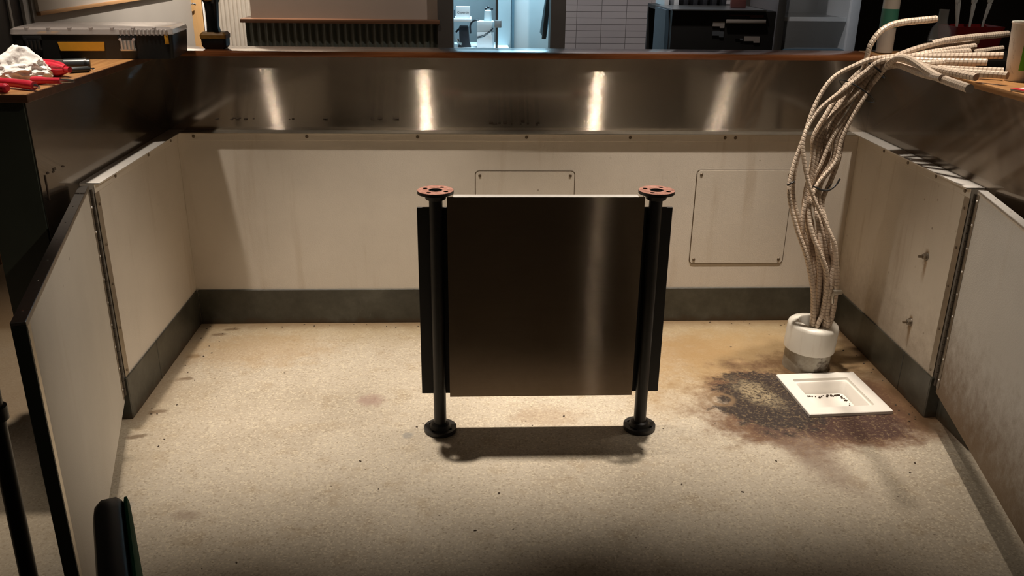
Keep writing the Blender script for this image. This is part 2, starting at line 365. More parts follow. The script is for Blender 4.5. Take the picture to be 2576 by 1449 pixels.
def mk_cable():
    t = NT('spiral_armoured_cable')
    uv = t.n('ShaderNodeUVMap'); uv.uv_map = 'UVMap'; s = t.sep(uv.outputs[0])
    f = t.math('FRACT', t.math('ADD', t.math('DIVIDE', s[0], 0.013), s[1]))
    groove = t.step(t.math('ABSOLUTE', t.math('SUBTRACT', f, 0.5)), 0.30, 0.46)
    n = t.noise(t.geo(), 11, 4, 0.6)
    c = t.mix(n, (0.52, 0.40, 0.30), (0.78, 0.66, 0.54))
    c = t.mix(t.math('MULTIPLY', groove, 0.42), c, (0.16, 0.10, 0.07))
    t.P(color=c, rough=0.42, metal=0.15)
    t.bump(t.math('SUBTRACT', 1.0, groove), 0.5, 0.002); return t.m
M['cable'] = mk_cable()

def mk_tile():
    t = NT('white_wall_tile')
    b = t.n('ShaderNodeTexBrick'); b.offset = 0.0
    sx = t.sep(t.geo()); cmb = t.n('ShaderNodeCombineXYZ')
    t.link(t.math('SUBTRACT', sx[0], 0.804), cmb.inputs[0]); t.link(t.math('SUBTRACT', sx[2], 0.9735), cmb.inputs[1]); t.link(cmb.outputs[0], b.inputs['Vector'])
    b.inputs['Color1'].default_value = (0.40, 0.37, 0.38, 1); b.inputs['Color2'].default_value = (0.36, 0.33, 0.34, 1); b.inputs['Mortar'].default_value = (0.13, 0.12, 0.12, 1)
    b.inputs['Scale'].default_value = 1.0; b.inputs['Brick Width'].default_value = 0.193; b.inputs['Row Height'].default_value = 0.0475
    b.inputs['Mortar Size'].default_value = 0.0022; b.inputs['Mortar Smooth'].default_value = 0.3
    t.P(color=b.outputs[0], rough=0.3)
    t.bump(t.math('SUBTRACT', 1.0, b.outputs['Fac']), 0.8, 0.006); return t.m
M['tile'] = mk_tile()

def mk_cup():
    t = NT('printed_paper_cup'); p = t.obj
    n = t.noise(t.mapping(p, (30, 30, 14), rot=(0.5, 0.3, 0)), 1.6, 4, 0.7, 1.0)
    c = t.mix(t.math('MULTIPLY', t.step(n, 0.56, 0.66), 0.55), (0.80, 0.75, 0.68), (0.32, 0.27, 0.24))
    t.P(color=c, rough=0.5); return t.m
M['cup'] = mk_cup()

# ---------------------------------------------------------------- mesh helpers
class MB:
    def __init__(s):
        s.bm = bmesh.new(); s.uv = s.bm.loops.layers.uv.new('UVMap'); s.done = set()
    def _merge(s, tmp, mat=None):
        if mat is not None: bmesh.ops.transform(tmp, matrix=mat, verts=tmp.verts)
        uvt = tmp.loops.layers.uv.active
        vm = {v: s.bm.verts.new(v.co) for v in tmp.verts}
        for f in tmp.faces:
            try: nf = s.bm.faces.new([vm[v] for v in f.verts])
            except ValueError: continue
            if uvt:
                for a, b in zip(nf.loops, f.loops): a[s.uv].uv = b[uvt].uv
                s.done.add(nf)
        tmp.free(); return s
    def box(s, lo, hi, bev=0.0, seg=2, mat=None):
        t = bmesh.new(); bmesh.ops.create_cube(t, size=1.0)
        lo, hi = Vector(lo), Vector(hi)
        bmesh.ops.transform(t, matrix=Matrix.Translation((lo + hi) / 2) @ Matrix.Diagonal((*(hi - lo), 1)), verts=t.verts)
        if bev: bmesh.ops.bevel(t, geom=t.edges[:], offset=bev, segments=seg, affect='EDGES', profile=0.6)
        return s._merge(t, mat)
    def lathe(s, prof, mat=None, n=32, cap0=True, cap1=True):
        t = bmesh.new(); rings = []
        for r, z in prof:
            rings.append([t.verts.new((r * cos(2 * pi * i / n), r * sin(2 * pi * i / n), z)) for i in range(n)])
        for a, b in zip(rings, rings[1:]):
            for i in range(n): t.faces.new((a[i], a[(i + 1) % n], b[(i + 1) % n], b[i]))
        if cap0: t.faces.new(rings[0][::-1])
        if cap1: t.faces.new(rings[-1])
        return s._merge(t, mat)
    def cyl(s, p0, p1, r0, r1=None, n=24, bev=0.0):
        r1 = r0 if r1 is None else r1
        p0, p1 = Vector(p0), Vector(p1); d = p1 - p0; L = d.length
        m = Matrix.Translation(p0) @ d.to_track_quat('Z', 'Y').to_matrix().to_4x4()
        prof = [(r0, 0), (r1, L)] if not bev else [(r0 - bev, 0), (r0, bev), (r1, L - bev), (r1 - bev, L)]
        return s.lathe(prof, m, n)
    def loft(s, rings, close=True, cap0=True, cap1=True, mat=None):
        t = bmesh.new(); R = [[t.verts.new(p) for p in r] for r in rings]
        for a, b in zip(R, R[1:]):
            n = len(a)
            for i in range(n if close else n - 1): t.faces.new((a[i], a[(i + 1) % n], b[(i + 1) % n], b[i]))
        if cap0: t.faces.new(R[0][::-1])
        if cap1: t.faces.new(R[-1])
        return s._merge(t, mat)
    def tube(s, pts, rad, n=10, caps=True):
        pts = [Vector(p) for p in pts]; N = len(pts)
        rad = rad if isinstance(rad, (list, tuple)) else [rad] * N
        t = bmesh.new(); uv = t.loops.layers.uv.new('UVMap'); rings = []; us = []; u = 0.0
        tan = (pts[1] - pts[0]).normalized(); side = tan.orthogonal().normalized()
        for i, p in enumerate(pts):
            a = pts[max(i - 1, 0)]; b = pts[min(i + 1, N - 1)]; tan = (b - a).normalized()
            side = (side - tan * side.dot(tan)).normalized(); up = tan.cross(side)
            if i: u += (p - pts[i - 1]).length
            us.append(u)
            rings.append([t.verts.new(p + (side * cos(2 * pi * k / n) + up * sin(2 * pi * k / n)) * rad[i]) for k in range(n)])
        for i in range(N - 1):
            for k in range(n):
                f = t.faces.new((rings[i][k], rings[i][(k + 1) % n], rings[i + 1][(k + 1) % n], rings[i + 1][k]))
                for l, q in zip(f.loops, ((us[i], k / n), (us[i], (k + 1) / n), (us[i + 1], (k + 1) / n), (us[i + 1], k / n))): l[uv].uv = q
        if caps: t.faces.new(rings[0][::-1]); t.faces.new(rings[-1])
        return s._merge(t)
    def prism(s, poly, h0, h1, mat=None, bev=0.0):
        """2-D outline (x,y) raised from h0 to h1, then placed by mat"""
        t = bmesh.new()
        a = [t.verts.new((x, y, h0)) for x, y in poly]; b = [t.verts.new((x, y, h1)) for x, y in poly]; n = len(poly)
        t.faces.new(a[::-1]); t.faces.new(b)
        for i in range(n): t.faces.new((a[i], a[(i + 1) % n], b[(i + 1) % n], b[i]))
        bmesh.ops.recalc_face_normals(t, faces=t.faces)
        if bev: bmesh.ops.bevel(t, geom=t.edges[:], offset=bev, segments=2, affect='EDGES')
        return s._merge(t, mat)
    def holed_disc(s, R, holes, th, mat=None, n=48):
        cu = bpy.data.curves.new('tmp', 'CURVE'); cu.dimensions = '2D'; cu.fill_mode = 'BOTH'; cu.extrude = th / 2
        for cx, cy, r, k in [(0, 0, R, n)] + [(*h, 16) for h in holes]:
            sp = cu.splines.new('POLY'); sp.points.add(k - 1); sp.use_cyclic_u = True
            for i in range(k): sp.points[i].co = (cx + r * cos(2 * pi * i / k), cy + r * sin(2 * pi * i / k), 0, 1)
        ob = bpy.data.objects.new('tmp', cu); me = bpy.data.meshes.new_from_object(ob)
        t = bmesh.new(); t.from_mesh(me)
        for l in list(t.loops.layers.uv): t.loops.layers.uv.remove(l)
        bmesh.ops.remove_doubles(t, verts=t.verts, dist=1e-5)
        bpy.data.objects.remove(ob); bpy.data.curves.remove(cu); bpy.data.meshes.remove(me)
        return s._merge(t, Matrix(mat) if mat else None)
    def build(s, name, mat, parent=None, origin=None, angle=35):
        if origin is None: origin = parent['_o'] if parent is not None else (0, 0, 0)
        origin = Vector(origin)
        bmesh.ops.recalc_face_normals(s.bm, faces=s.bm.faces)
        for f in s.bm.faces:
            f.smooth = True
            if f not in s.done:
                for l in f.loops: c = l.vert.co; l[s.uv].uv = (c.z, c.x + c.y * 0.97)
        bmesh.ops.translate(s.bm, vec=-origin, verts=s.bm.verts)
        me = bpy.data.meshes.new(name); s.bm.to_mesh(me); s.bm.free()
        me.set_sharp_from_angle(angle=radians(angle))
        me.materials.append(M[mat] if isinstance(mat, str) else mat)
        o = bpy.data.objects.new(name, me); COL.objects.link(o)
        if parent is not None: o.parent = parent; o['_o'] = list(origin)
        else: o.location = origin; o['_o'] = list(origin)
        return o

def tag(o, label, cat, group=None):
    o['label'] = label; o['category'] = cat
    if group: o['group'] = group
    return o
def thing(name, label, cat, loc, group=None):
    o = bpy.data.objects.new(name, None); COL.objects.link(o); o.empty_display_size = 0.05
    o.location = loc; o['_o'] = list(loc)
    return tag(o, label, cat, group)
def struct(o): o['kind'] = 'structure'; return o
def B(lo, hi, bev=0.0, seg=2): return MB().box(lo, hi, bev, seg)

def rrect(hx, hy, r, z, k=5, c=(0, 0), rot=0.0):
    out = []
    for qx, qy, a0 in ((1, 1, 0), (-1, 1, 90), (-1, -1, 180), (1, -1, 270)):
        for i in range(k + 1):
            a = radians(a0 + 90 * i / k)
            x = qx * (hx - r) + r * cos(a); y = qy * (hy - r) + r * sin(a)
            out.append((c[0] + x * cos(rot) - y * sin(rot), c[1] + x * sin(rot) + y * cos(rot), z))
    return out

def catmull(P, k=10):
    P = [Vector(p) for p in P]; P = [P[0] * 2 - P[1]] + P + [P[-1] * 2 - P[-2]]; out = []
    for i in range(1, len(P) - 2):
        a, b, c, d = P[i - 1:i + 3]
        for j in range(k):
            t = j / k
            out.append(0.5 * ((2 * b) + (c - a) * t + (2 * a - 5 * b + 4 * c - d) * t * t + (3 * b - a - 3 * c + d) * t ** 3))
    out.append(P[-2]); return out

# ================================================================ SETTING
XL, XR, YB = -1.1358, 1.528, 3.3638
OFF = 0.04
SL, SR, SB = XL - OFF, XR + OFF, YB + OFF     # faces of the steel cladding
HB, HL, HC = 0.15, 0.80, 1.077                  # cove base, half-wall, steel top
YL, YR = 2.58, 2.53                            # ends of the white half-walls
EL, ER = 2.3565, 2.3185                        # ends of the bar walls
TW = 0.146                                     # bar-wall thickness

# floor with an opening for the floor sink
SKC, SKR, SKH = (1.2705, 2.690), 0.06, 0.135
fm = MB(); bm = fm.bm
outer = [bm.verts.new(p) for p in ((7, 10, 0), (-7, 10, 0), (-7, -4, 0), (7, -4, 0))]
inner = []
for qx, qy in ((1, 1), (-1, 1), (-1, -1), (1, -1)):
    x, y = qx * SKH, qy * SKH
    inner.append(bm.verts.new((SKC[0] + x * cos(SKR) - y * sin(SKR), SKC[1] + x * sin(SKR) + y * cos(SKR), 0)))
for i in range(4): bm.faces.new((outer[i], outer[(i + 1) % 4], inner[(i + 1) % 4], inner[i]))
fl = struct(fm.build('floor', 'floor'))
if fl.data.polygons[0].normal.z < 0: fl.data.flip_normals()

def screws(parent, places, axis, r=0.0065):
    for p in places:
        p = Vector(p); a = Vector(axis)
        MB().cyl(p - a * 0.001, p + a * 0.003, r, r * 0.8, 12).build('screw', 'screw', parent)

# bar walls: steel cladding above, board-faced half wall below
wb = struct(B((SL - TW, SB, 0.0), (SR + TW, SB + TW, HC)).build('wall_back', 'steel'))
wl = struct(B((SL - TW, EL, 0.0), (SL, SB - 0.001, HC)).build('wall_left', 'steel'))
wr = struct(B((SR, ER, 0.0), (SR + TW, SB - 0.001, HC)).build('wall_right', 'steel'))
B((SL - TW + .002, EL - 0.006, 0.0), (SL - .004, EL - 0.0005, HC)).build('end_board', 'green_dark', wl)
B((SR + .004, ER - 0.006, 0.0), (SR + TW - .002, ER - 0.0005, HC)).build('end_board', 'green_dark', wr)

e = 0.0005
B((XL + e, YB, 0), (XR - e, SB - e, HL - 0.004)).build('lower_board', 'frp', wb)
B((SL + e, YL, 0), (XL, SB - e, HL - 0.004)).build('lower_board', 'frp', wl)
B((XR, YR, 0), (SR - e, SB - e, HL - 0.004)).build('lower_board', 'frp_right', wr)
LP, LO = 0.003, 0.020                          # strip thickness; overhang of the thin cap above it
def ledge(wall, strip, cap, smat, cmat, places, axis):
    o = B(*strip, 0.001, 1).build('ledge_strip', smat, wall)
    B(*cap, 0.0012, 2).build('ledge_cap', cmat, wall)
    screws(o, places, axis)
ledge(wb, ((XL + LP, YB - LP, HL - .034), (XR - LP, YB - e, HL - .005)), ((XL + LO, YB - LO, HL - .0045), (XR - LO, SB - e, HL)), 'frp', 'steel_edge', [(x, YB - LP, HL - .018) for x in (-1.0715, -0.641, -0.2157, 0.207, 0.614, 0.99, 1.031)], (0, -1, 0))
ledge(wl, ((XL + e, YL, HL - .032), (XL + LP, YB - LP, HL - .005)), ((SL + e, YL, HL - .0045), (XL + LO, SB - e, HL)), 'frp', 'steel_trim', [(XL + LP, y, HL - .018) for y in (2.74, 3.04, 3.28)], (1, 0, 0))
ledge(wr, ((XR - LP, YR, HL - .034), (XR - e, YB - LP, HL - .005)), ((XR - LO, YR, HL - .0045), (SR - e, SB - e, HL)), 'frp_right', 'steel_trim', [(XR - LP, y, HL - .018) for y in (3.13, 2.94, 2.742, 2.56)], (-1, 0, 0))
# old sealant crumbs left on the steel
m = MB()
def crumb(m, x, y, z, sx, sz, dy=0.002, ax='y'):
    for k in range(max(2, int(sx / 0.006))):
        dx = random.uniform(-sx, sx); s0 = random.uniform(.0015, .004)
        c = (x + dx, y, z + random.uniform(-sz, sz)) if ax == 'y' else (x, y + dx, z + random.uniform(-sz, sz))
        h = (s0 * 2.0, dy, s0) if ax == 'y' else (dy, s0 * 2, s0)
        m.box([a - b for a, b in zip(c, h)], [a + b for a, b in zip(c, h)], 0.0008, 1)
for x, sx in ((-0.98, .01), (-0.905, .03), (-0.86, .02), (-0.70, .012), (-0.58, .02), (-0.37, .03), (-0.31, .02)): crumb(m, x, SB, 0.842, sx, .003)
crumb(m, 0.066, SB, 0.822, .012, .010); crumb(m, 0.12, SB, 0.826, .04, .004); crumb(m, 0.20, SB, 0.828, .02, .008); crumb(m, 0.26, SB, 0.822, .02, .008)
m.build('sealant_crumbs', 'brown_chip', wb)['kind'] = 'stuff'
m = MB()
for y, sx in ((2.40, .012), (2.44, .01), (2.50, .008)): crumb(m, SL, y, 0.872, sx, .004, ax='x')
m.box((SL - .001, 2.384, .80), (SL + .002, 2.388, .872)); m.build('sealant_crumbs', 'brown_chip', wl)['kind'] = 'stuff'

# cove base
def cove(name, segs):
    t = 0.006; m = MB()
    for lo, hi in segs: m.box(lo, hi, 0.0015, 1)
    return struct(m.build(name, 'base'))
cove('baseboard_back', [((XL + .007, YB - .006, 0), (XR - .007, YB - e, HB))])
cove('baseboard_left', [((XL + e, 2.8615, 0), (XL + .006, YB - .006, HB)), ((XL + e, YL, 0), (XL + .006, 2.8585, HB)), ((SL + .001, EL, 0), (SL + .006, YL - .001, HB)), ((SL + .006, YL - .006, 0), (XL + .006, YL - e, HB))])
cove('baseboard_right', [((XR - .006, 2.7255, 0), (XR - e, YB - .006, HB)), ((XR - .006, YR, 0), (XR - e, 2.7225, HB)), ((SR - .006, ER, 0), (SR - .001, YR - .001, HB)), ((XR - .006, YR - .006, 0), (SR - .006, YR - e, HB))])

# wooden bar tops
YT0, YT1 = SB - 0.018, SB + TW + 0.012
ZT0, ZT1 = HC, HC + 0.021
tag(B((SL + 0.014, YT0, ZT0), (SR - 0.012, YT1, ZT1), 0.004).build('bar_top', 'wood_x'), 'long reddish varnished wooden bar top along the back wall', 'bar top')
tag(B((SL - TW - 0.012, EL - 0.016, ZT0), (SL + 0.0135, YT1, ZT1), 0.004).build('bar_top', 'wood_y'), 'worn wooden bar top on the left wall under the tool case and rag', 'bar top')
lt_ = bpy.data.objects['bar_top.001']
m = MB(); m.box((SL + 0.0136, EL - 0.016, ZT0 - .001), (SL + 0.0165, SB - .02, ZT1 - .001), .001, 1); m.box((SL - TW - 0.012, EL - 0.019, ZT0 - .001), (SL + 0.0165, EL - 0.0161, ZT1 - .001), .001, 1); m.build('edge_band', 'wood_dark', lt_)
tag(B((SR - 0.0115, ER - 0.016, ZT0), (SR + TW + 0.012, YT1, ZT1), 0.004).build('bar_top', 'wood_y'), 'tan wooden bar top on the right wall under the paper cup', 'bar top')

# access panels screwed to the back wall
def access(x0, x1, z0, z1, label):
    t = thing('access_panel', label, 'access panel', ((x0 + x1) / 2, YB, z0), 'access panels on the white back wall')
    m = MB(); M3 = Matrix.Translation((0, YB, 0)) @ Matrix.Rotation(pi / 2, 4, 'X')
    hx, hz = (x1 - x0) / 2, (z1 - z0) / 2; c = ((x0 + x1) / 2, (z0 + z1) / 2)
    m.prism([p[:2] for p in rrect(hx + .0035, hz + .0035, .016, 0, 5, c)], 0.0003, 0.0010, M3); m.build('shadow_gap', 'screw', t)
    m = MB(); m.prism([p[:2] for p in rrect(hx, hz, .014, 0, 5, c)], 0.0010, 0.0040, M3); pl = m.build('plate', 'frp_panel', t)
    for sx in (x0 + .016, x1 - .016):
        for sz in (z0 + .016, z1 - .016): MB().cyl((sx, YB - .0035, sz), (sx, YB - .0065, sz), .0068, .005, 12).build('screw', 'screw', pl)
access(0.009, 0.400, 0.262, 0.6455, 'square access panel half hidden behind the steel sheet')
access(0.8935, 1.282, 0.260, 0.6505, 'square access panel in full view left of the cables')

# bolts in the right wall
for y, z, lab in ((2.7112, 0.5137, 'rusty bolt high on the stained right wall'), (2.7312, 0.2635, 'grey bolt low on the right wall near its cove base')):
    t = thing('wall_bolt', lab, 'bolt', (XR, y, z))
    MB().cyl((XR - e, y, z), (XR - .004, y, z), .015, .014, 20).build('washer', 'steel_leaf', t)
    MB().lathe([(.0105, 0), (.0105, .008), (.008, .010)], Matrix.Translation((XR - .004, y, z)) @ Matrix.Rotation(-pi / 2, 4, 'Y'), 6).build('head', 'steel_leaf', t)
    MB().cyl((XR - .015, y, z), (XR - .028, y, z), .005, .0045, 10).build('shank', 'screw', t)

# ================================================================ SWINGING GATES
def gate(hx, hy, dx, dy, L, side, z0, z1, board, label):
    """board gate hinged at (hx,hy), free end towards (dx,dy); side=+1 thickness to +x"""
    d = Vector((dx, dy, 0)).normalized(); nrm = Vector((-d.y, d.x, 0))
    if nrm.x * side < 0: nrm = -nrm
    t = thing('swing_gate', label, 'gate', (hx, hy, z0), 'board gates hinged at the half walls')
    Mx = Matrix(((d.x, nrm.x, 0, hx), (d.y, nrm.y, 0, hy), (0, 0, 1, 0), (0, 0, 0, 1)))   # local: x along, y outward
    th = 0.026
    m = MB(); m.box((0.012, 0.0, z0), (L - .006, 0.005, z1 - .008), 0, 1, Mx); m.build('board', board, t)
    m = MB(); m.box((0.012, 0.005, z0 + .002), (L - .006, th - .002, z1 - .008), 0, 1, Mx); m.build('core', 'green_dark', t)
    m = MB(); m.box((0.012, -.0012, z1 - .008), (L, th, z1), .001, 1, Mx); m.box((0.012, -.0012, z1 - .012), (L, -.0002, z1 - .002), 0, 1, Mx)
    cap = m.build('top_cap', 'steel_cap' if side < 0 else 'steel_trim', t)
    for k in range(7):
        u = .12 + k * .145 + random.uniform(-.02, .02)
        m = MB(); m.lathe([(.0022, 0), (.0018, .0012)], Mx @ Matrix.Translation((u, .013, z1)), 10); m.build('rivet', 'chrome', cap)
    m = MB(); m.box((L - .006, -.001, z0), (L, th, z1 - .008), .001, 1, Mx); m.build('end_trim', 'green_dark', t)
    m = MB(); m.box((L - .030, -.0014, z0), (L - .006, -.0002, z1 - .012), 0, 1, Mx); m.build('edge_strip', 'steel_edge', t)
    # continuous hinge: leaves, barrel knuckles, rivets
    hg = thing_part = MB(); hg.box((0.010, -.0016, z0 + .02), (0.034, -.0002, z1 - .013), 0, 1, Mx)
    hgo = hg.build('hinge', 'steel_leaf', t)
    m = MB(); n = 26; H = (z1 - .013 - z0 - .02) / n
    for k in range(n):
        m.lathe([(.0065, 0.0008), (.0065, H - .0008)], Mx @ Matrix.Translation((0.004, -.002, z0 + .02 + k * H)), 10)
    m.build('barrel', 'dark_hinge', hgo)
    for k in range(9):
        m = MB(); m.lathe([(.004, 0), (.0028, .002)], Mx @ Matrix.Translation((.023, -.0016, z0 + .05 + k * .076)) @ Matrix.Rotation(pi / 2, 4, 'X'), 10); m.build('rivet', 'steel_trim', hgo)
    return t
gate(-1.1400, 2.560, 0.2770, -0.961, 1.062, -1, 0.078, 0.800, 'frp_gate', 'white board gate with bright steel cap, standing open on the left')
gate(1.5330, 2.512, -0.2187, -0.9758, 1.062, +1, 0.110, 0.800, 'frp_gate_dirty', 'speckled board gate with brown splashes, standing open on the right')
# fixed hinge leaf on each wall end
for o, x, y, sgn in ((wl, XL, YL, 1), (wr, XR, YR, -1)):
    lf = B((min(x, x + sgn * .0022), y - .001, .13), (max(x, x + sgn * .0022), y + .030, HL - .032)).build('hinge_leaf', 'steel_leaf', o)
    screws(lf, [(x + sgn * .002, y + .017, z) for z in (.17, .32, .47, .60, .73)], (sgn, 0, 0), .0048)

# ================================================================ PANEL FRAME on two flanged posts
PX = (-0.1115, 0.5415); PY = 2.480; PZ = 0.805
fr = thing('panel_stand', 'stainless steel sheet held between two black flanged pipe posts', 'panel', (0.215, PY, 0))
def flange(parent, x, z0, z1, mat, R, name, hub):
    holes = [(0, 0, .018 if name == 'top_flange' else .0205)] + [(.036 * cos(a), .036 * sin(a), .0072) for a in (pi / 4 + .25, 3 * pi / 4 + .25, 5 * pi / 4 + .25, 7 * pi / 4 + .25)]
    m = MB(); m.holed_disc(R, holes, z1 - z0, Matrix.Translation((x, PY, (z0 + z1) / 2)))
    o = m.build(name, mat, parent)
    return o
for x in PX:
    m = MB(); m.lathe([(.0200, 0.002), (.0200, PZ - .004), (.0155, PZ - .004), (.0155, PZ - .06)], Matrix.Translation((x, PY, 0)), 28, True, True)
    post = m.build('post', 'black_metal', fr)
    f0 = flange(post, x, 0.0, 0.014, 'black_metal', .0525, 'base_flange', 1)
    MB().lathe([(.036, .014), (.030, .026), (.0215, .030)], Matrix.Translation((x, PY, 0)), 28, False, False).build('base_collar', 'black_metal', post)
    f1 = flange(post, x, PZ - .009, PZ - .0005, 'black_metal', .0535, 'top_flange', 0)
    flange(post, x, PZ - .0005, PZ + .0005, 'rust', .0530, 'flange_face', 0)['label'] = 'rusty red flange face'
    MB().lathe([(.0215, PZ - .030), (.030, PZ - .026), (.034, PZ - .010)], Matrix.Translation((x, PY, 0)), 28, False, False).build('top_collar', 'black_metal', post)
B((-0.1690, PY + .021, 0.1235), (0.5990, PY + .027, 0.7465), 0.001, 1).build('backing_plate', 'black_plate', fr)
# sheet: folded front pan with a returned top lip and notched corners
x0, x1, zb, zt, yf, yk = -0.0775, 0.5015, 0.1410, 0.7935, PY - .036, PY - .010
m = MB()
m.box((x0, yf, zb), (x1, yf + .002, zt));
m.box((x0, yf + .002, zb), (x0 + .002, yk, zt - .004)); m.box((x1 - .002, yf + .002, zb), (x1, yk, zt - .004)); m.box((x0, yf + .002, zb), (x1, yk, zb + .002))
m.build('steel_sheet', 'steel_front', fr)
B((x0 + .018, yf + .0003, zt - .002), (x1 - .018, yk, zt + .0008), .0006, 1).build('top_lip', 'steel_trim', fr)['label'] = 'bright folded top lip'
for xs in (x0 + .05, x1 - .08): B((xs, yk - .001, .20), (xs + .03, PY + .0215, .70)).build('spacer', 'black_plate', fr)

# ================================================================ FLOOR SINK
def R2(x, y, z): return (SKC[0] + x * cos(SKR) - y * sin(SKR), SKC[1] + x * sin(SKR) + y * cos(SKR), z)
sk = thing('floor_sink', 'square white enamel floor sink with dirty basin set in the stained floor', 'floor sink', (SKC[0], SKC[1], 0))
H = 0.149
rings = [rrect(H, H, .004, .001, 4, SKC, SKR), rrect(H, H, .004, .011, 4, SKC, SKR), rrect(H - .002, H - .002, .004, .013, 4, SKC, SKR),
         rrect(.105, .105, .008, .013, 4, SKC, SKR), rrect(.104, .104, .008, .003, 4, SKC, SKR), rrect(.098, .098, .020, .002, 4, SKC, SKR)]
MB().loft(rings, True, False, False).build('rim', 'porcelain', sk)
rings = [rrect(.098, .098, .020, .002, 4, SKC, SKR), rrect(.094, .094, .022, -.004, 4, SKC, SKR), rrect(.086, .086, .022, -.042, 4, SKC, SKR), rrect(.078, .078, .024, -.048, 4, SKC, SKR), rrect(.02, .02, .015, -.050, 4, SKC, SKR)]
MB().loft(rings, True, False, True).build('basin', 'porcelain', sk)
m = MB()
for k in range(46):
    if k < 34: u, v = random.uniform(-.075, .072), .080 - abs(random.gauss(0, .005))
    else: u, v = .080 - abs(random.gauss(0, .005)), random.uniform(.0, .075)
    c = Vector(R2(u, v, -.0455)); s0 = random.uniform(.001, .0028)
    m.box(c - Vector((s0 * 1.4, s0, .003)), c + Vector((s0 * 1.4, s0, s0)), .0008, 1)
for u, v in ((-.06, -.035), (-.055, -.04), (.03, -.06)):
    c = Vector(R2(u, v, -.046)); m.box(c - Vector((.004, .0025, .004)), c + Vector((.004, .0025, .002)), .001, 1)
gr = m.build('grime', 'brown_chip', sk); gr['kind'] = 'stuff'

# ================================================================ STANDPIPE with reducer
base = Vector((1.258, 2.925, 0)); ax = Vector((0.045, -0.02, 1)).normalized()
q = ax.to_track_quat('Z', 'Y').to_matrix().to_4x4(); MP = Matrix.Translation(base) @ q
sp = thing('standpipe', 'white plastic pipe reducer leaning on a grimy pipe stub', 'pipe', tuple(base))
MB().lathe([(.084, -.004), (.084, .10), (.078, .10), (.078, .02)], MP, 40, True, True).build('pipe_stub', 'pvc_dirty', sp)
MB().lathe([(.0905, .078), (.0925, .080), (.0925, .168), (.0905, .176), (.084, .182), (.060, .186), (.0565, .186), (.054, .182), (.054, .10)], MP, 44, False, False).build('reducer_cap', 'pvc', sp)

# ================================================================ CABLES out of the pipe
hole = base + ax * 0.15
CST = [  # centre line of the bundle, low to high
    (1.287, 2.885, 0.195), (1.277, 2.885, 0.257), (1.259, 2.885, 0.390), (1.234, 2.890, 0.475), (1.206, 2.900, 0.556), (1.185, 2.915, 0.637), (1.192, 2.930, 0.715),
    (1.222, 2.940, 0.793), (1.232, 2.950, 0.871), (1.268, 2.960, 0.948), (1.313, 2.965, 1.025), (1.351, 2.965, 1.095), (1.400, 2.950, 1.120)]
SPR = [.034, .033, .042, .050, .048, .036, .030, .050, .054, .056, .056, .030, .030]
CAB = []
def cable(pts, label, r=.0072):
    pts = [(base.x + .25 * (pts[0][0] - base.x) + .006, base.y + .25 * (pts[0][1] - base.y), .075)] + [(x_ - .010 * max(0.0, (.30 - z_) / .1 if z_ < .30 else 0.0) , y_, z_) for x_, y_, z_ in [tuple(q_) for q_ in pts]]
    P = catmull(pts, 12); n = len(P)
    m = MB(); m.tube(P, [r + .0042 * max(0.0, min(1.0, (i / n - .72) / .22)) + .0022 * max(0.0, min(1.0, (.36 - i / n) / .12)) for i in range(n)], 10)
    o = m.build('armoured_cable', 'cable', None, tuple(pts[0])); tag(o, label, 'cable', 'pale spiral cables rising from the pipe')
    CAB.append(o); return o
ENDS = [ # bundle slot angle, radius share, via point, end, label
    (0.3, .95, (1.60, 3.02, 1.185), (1.9334, 3.184, 1.200), 'cable whose cut end reaches farthest right above the red bin'),
    (0.9, .55, (1.56, 3.02, 1.160), (1.800, 3.140, 1.176), 'cable ending just below the topmost one of the fan'),
    (1.5, .95, (1.55, 2.99, 1.150), (1.760, 3.080, 1.165), 'cable of the fan with its end second below the topmost'),
    (2.2, .60, (1.62, 3.02, 1.135), (1.914, 3.170, 1.150), 'rising cable of the fan pointing at the side of the red bin'),
    (2.8, .95, (1.55, 2.97, 1.128), (1.730, 2.962, 1.132), 'level cable in the middle of the fan, ending short'),
    (3.5, .55, (1.52, 2.90, 1.125), (1.640, 2.840, 1.128), 'shortest level cable in the middle of the fan'),
    (4.1, .95, (1.51, 2.80, 1.122), (1.660, 2.715, 1.126), 'upper of two bright cables lying beside the paper cup'),
    (4.7, .60, (1.49, 2.76, 1.122), (1.606, 2.600, 1.128), 'lower of two bright cables lying beside the paper cup'),
    (5.3, .95, (1.46, 2.76, 1.126), (1.510, 2.600, 1.122), 'short cable lying below the two bright cables of the fan'),
    (5.9, .50, (1.47, 2.82, 1.135), (1.700, 2.900, 1.140), 'cable buried in the middle of the fan between level ends'),
    (1.2, .15, (1.50, 2.92, 1.150), (1.690, 2.985, 1.158), 'cable buried behind the upper part of the fan'),
]
for a, rr, via, end, lab in ENDS:
    pts = []
    for i, (c, sp_) in enumerate(zip(CST, SPR)):
        aa = a + 0.13 * i + (0.40 * sin(a * 3 + i * 1.1)); c = Vector(c)
        pts.append(c + Vector((cos(aa) * sp_ * rr, sin(aa) * sp_ * rr * .8, sin(aa + .6) * .008)))
    pts += [Vector(via), Vector(end)]
    cable(pts, lab)
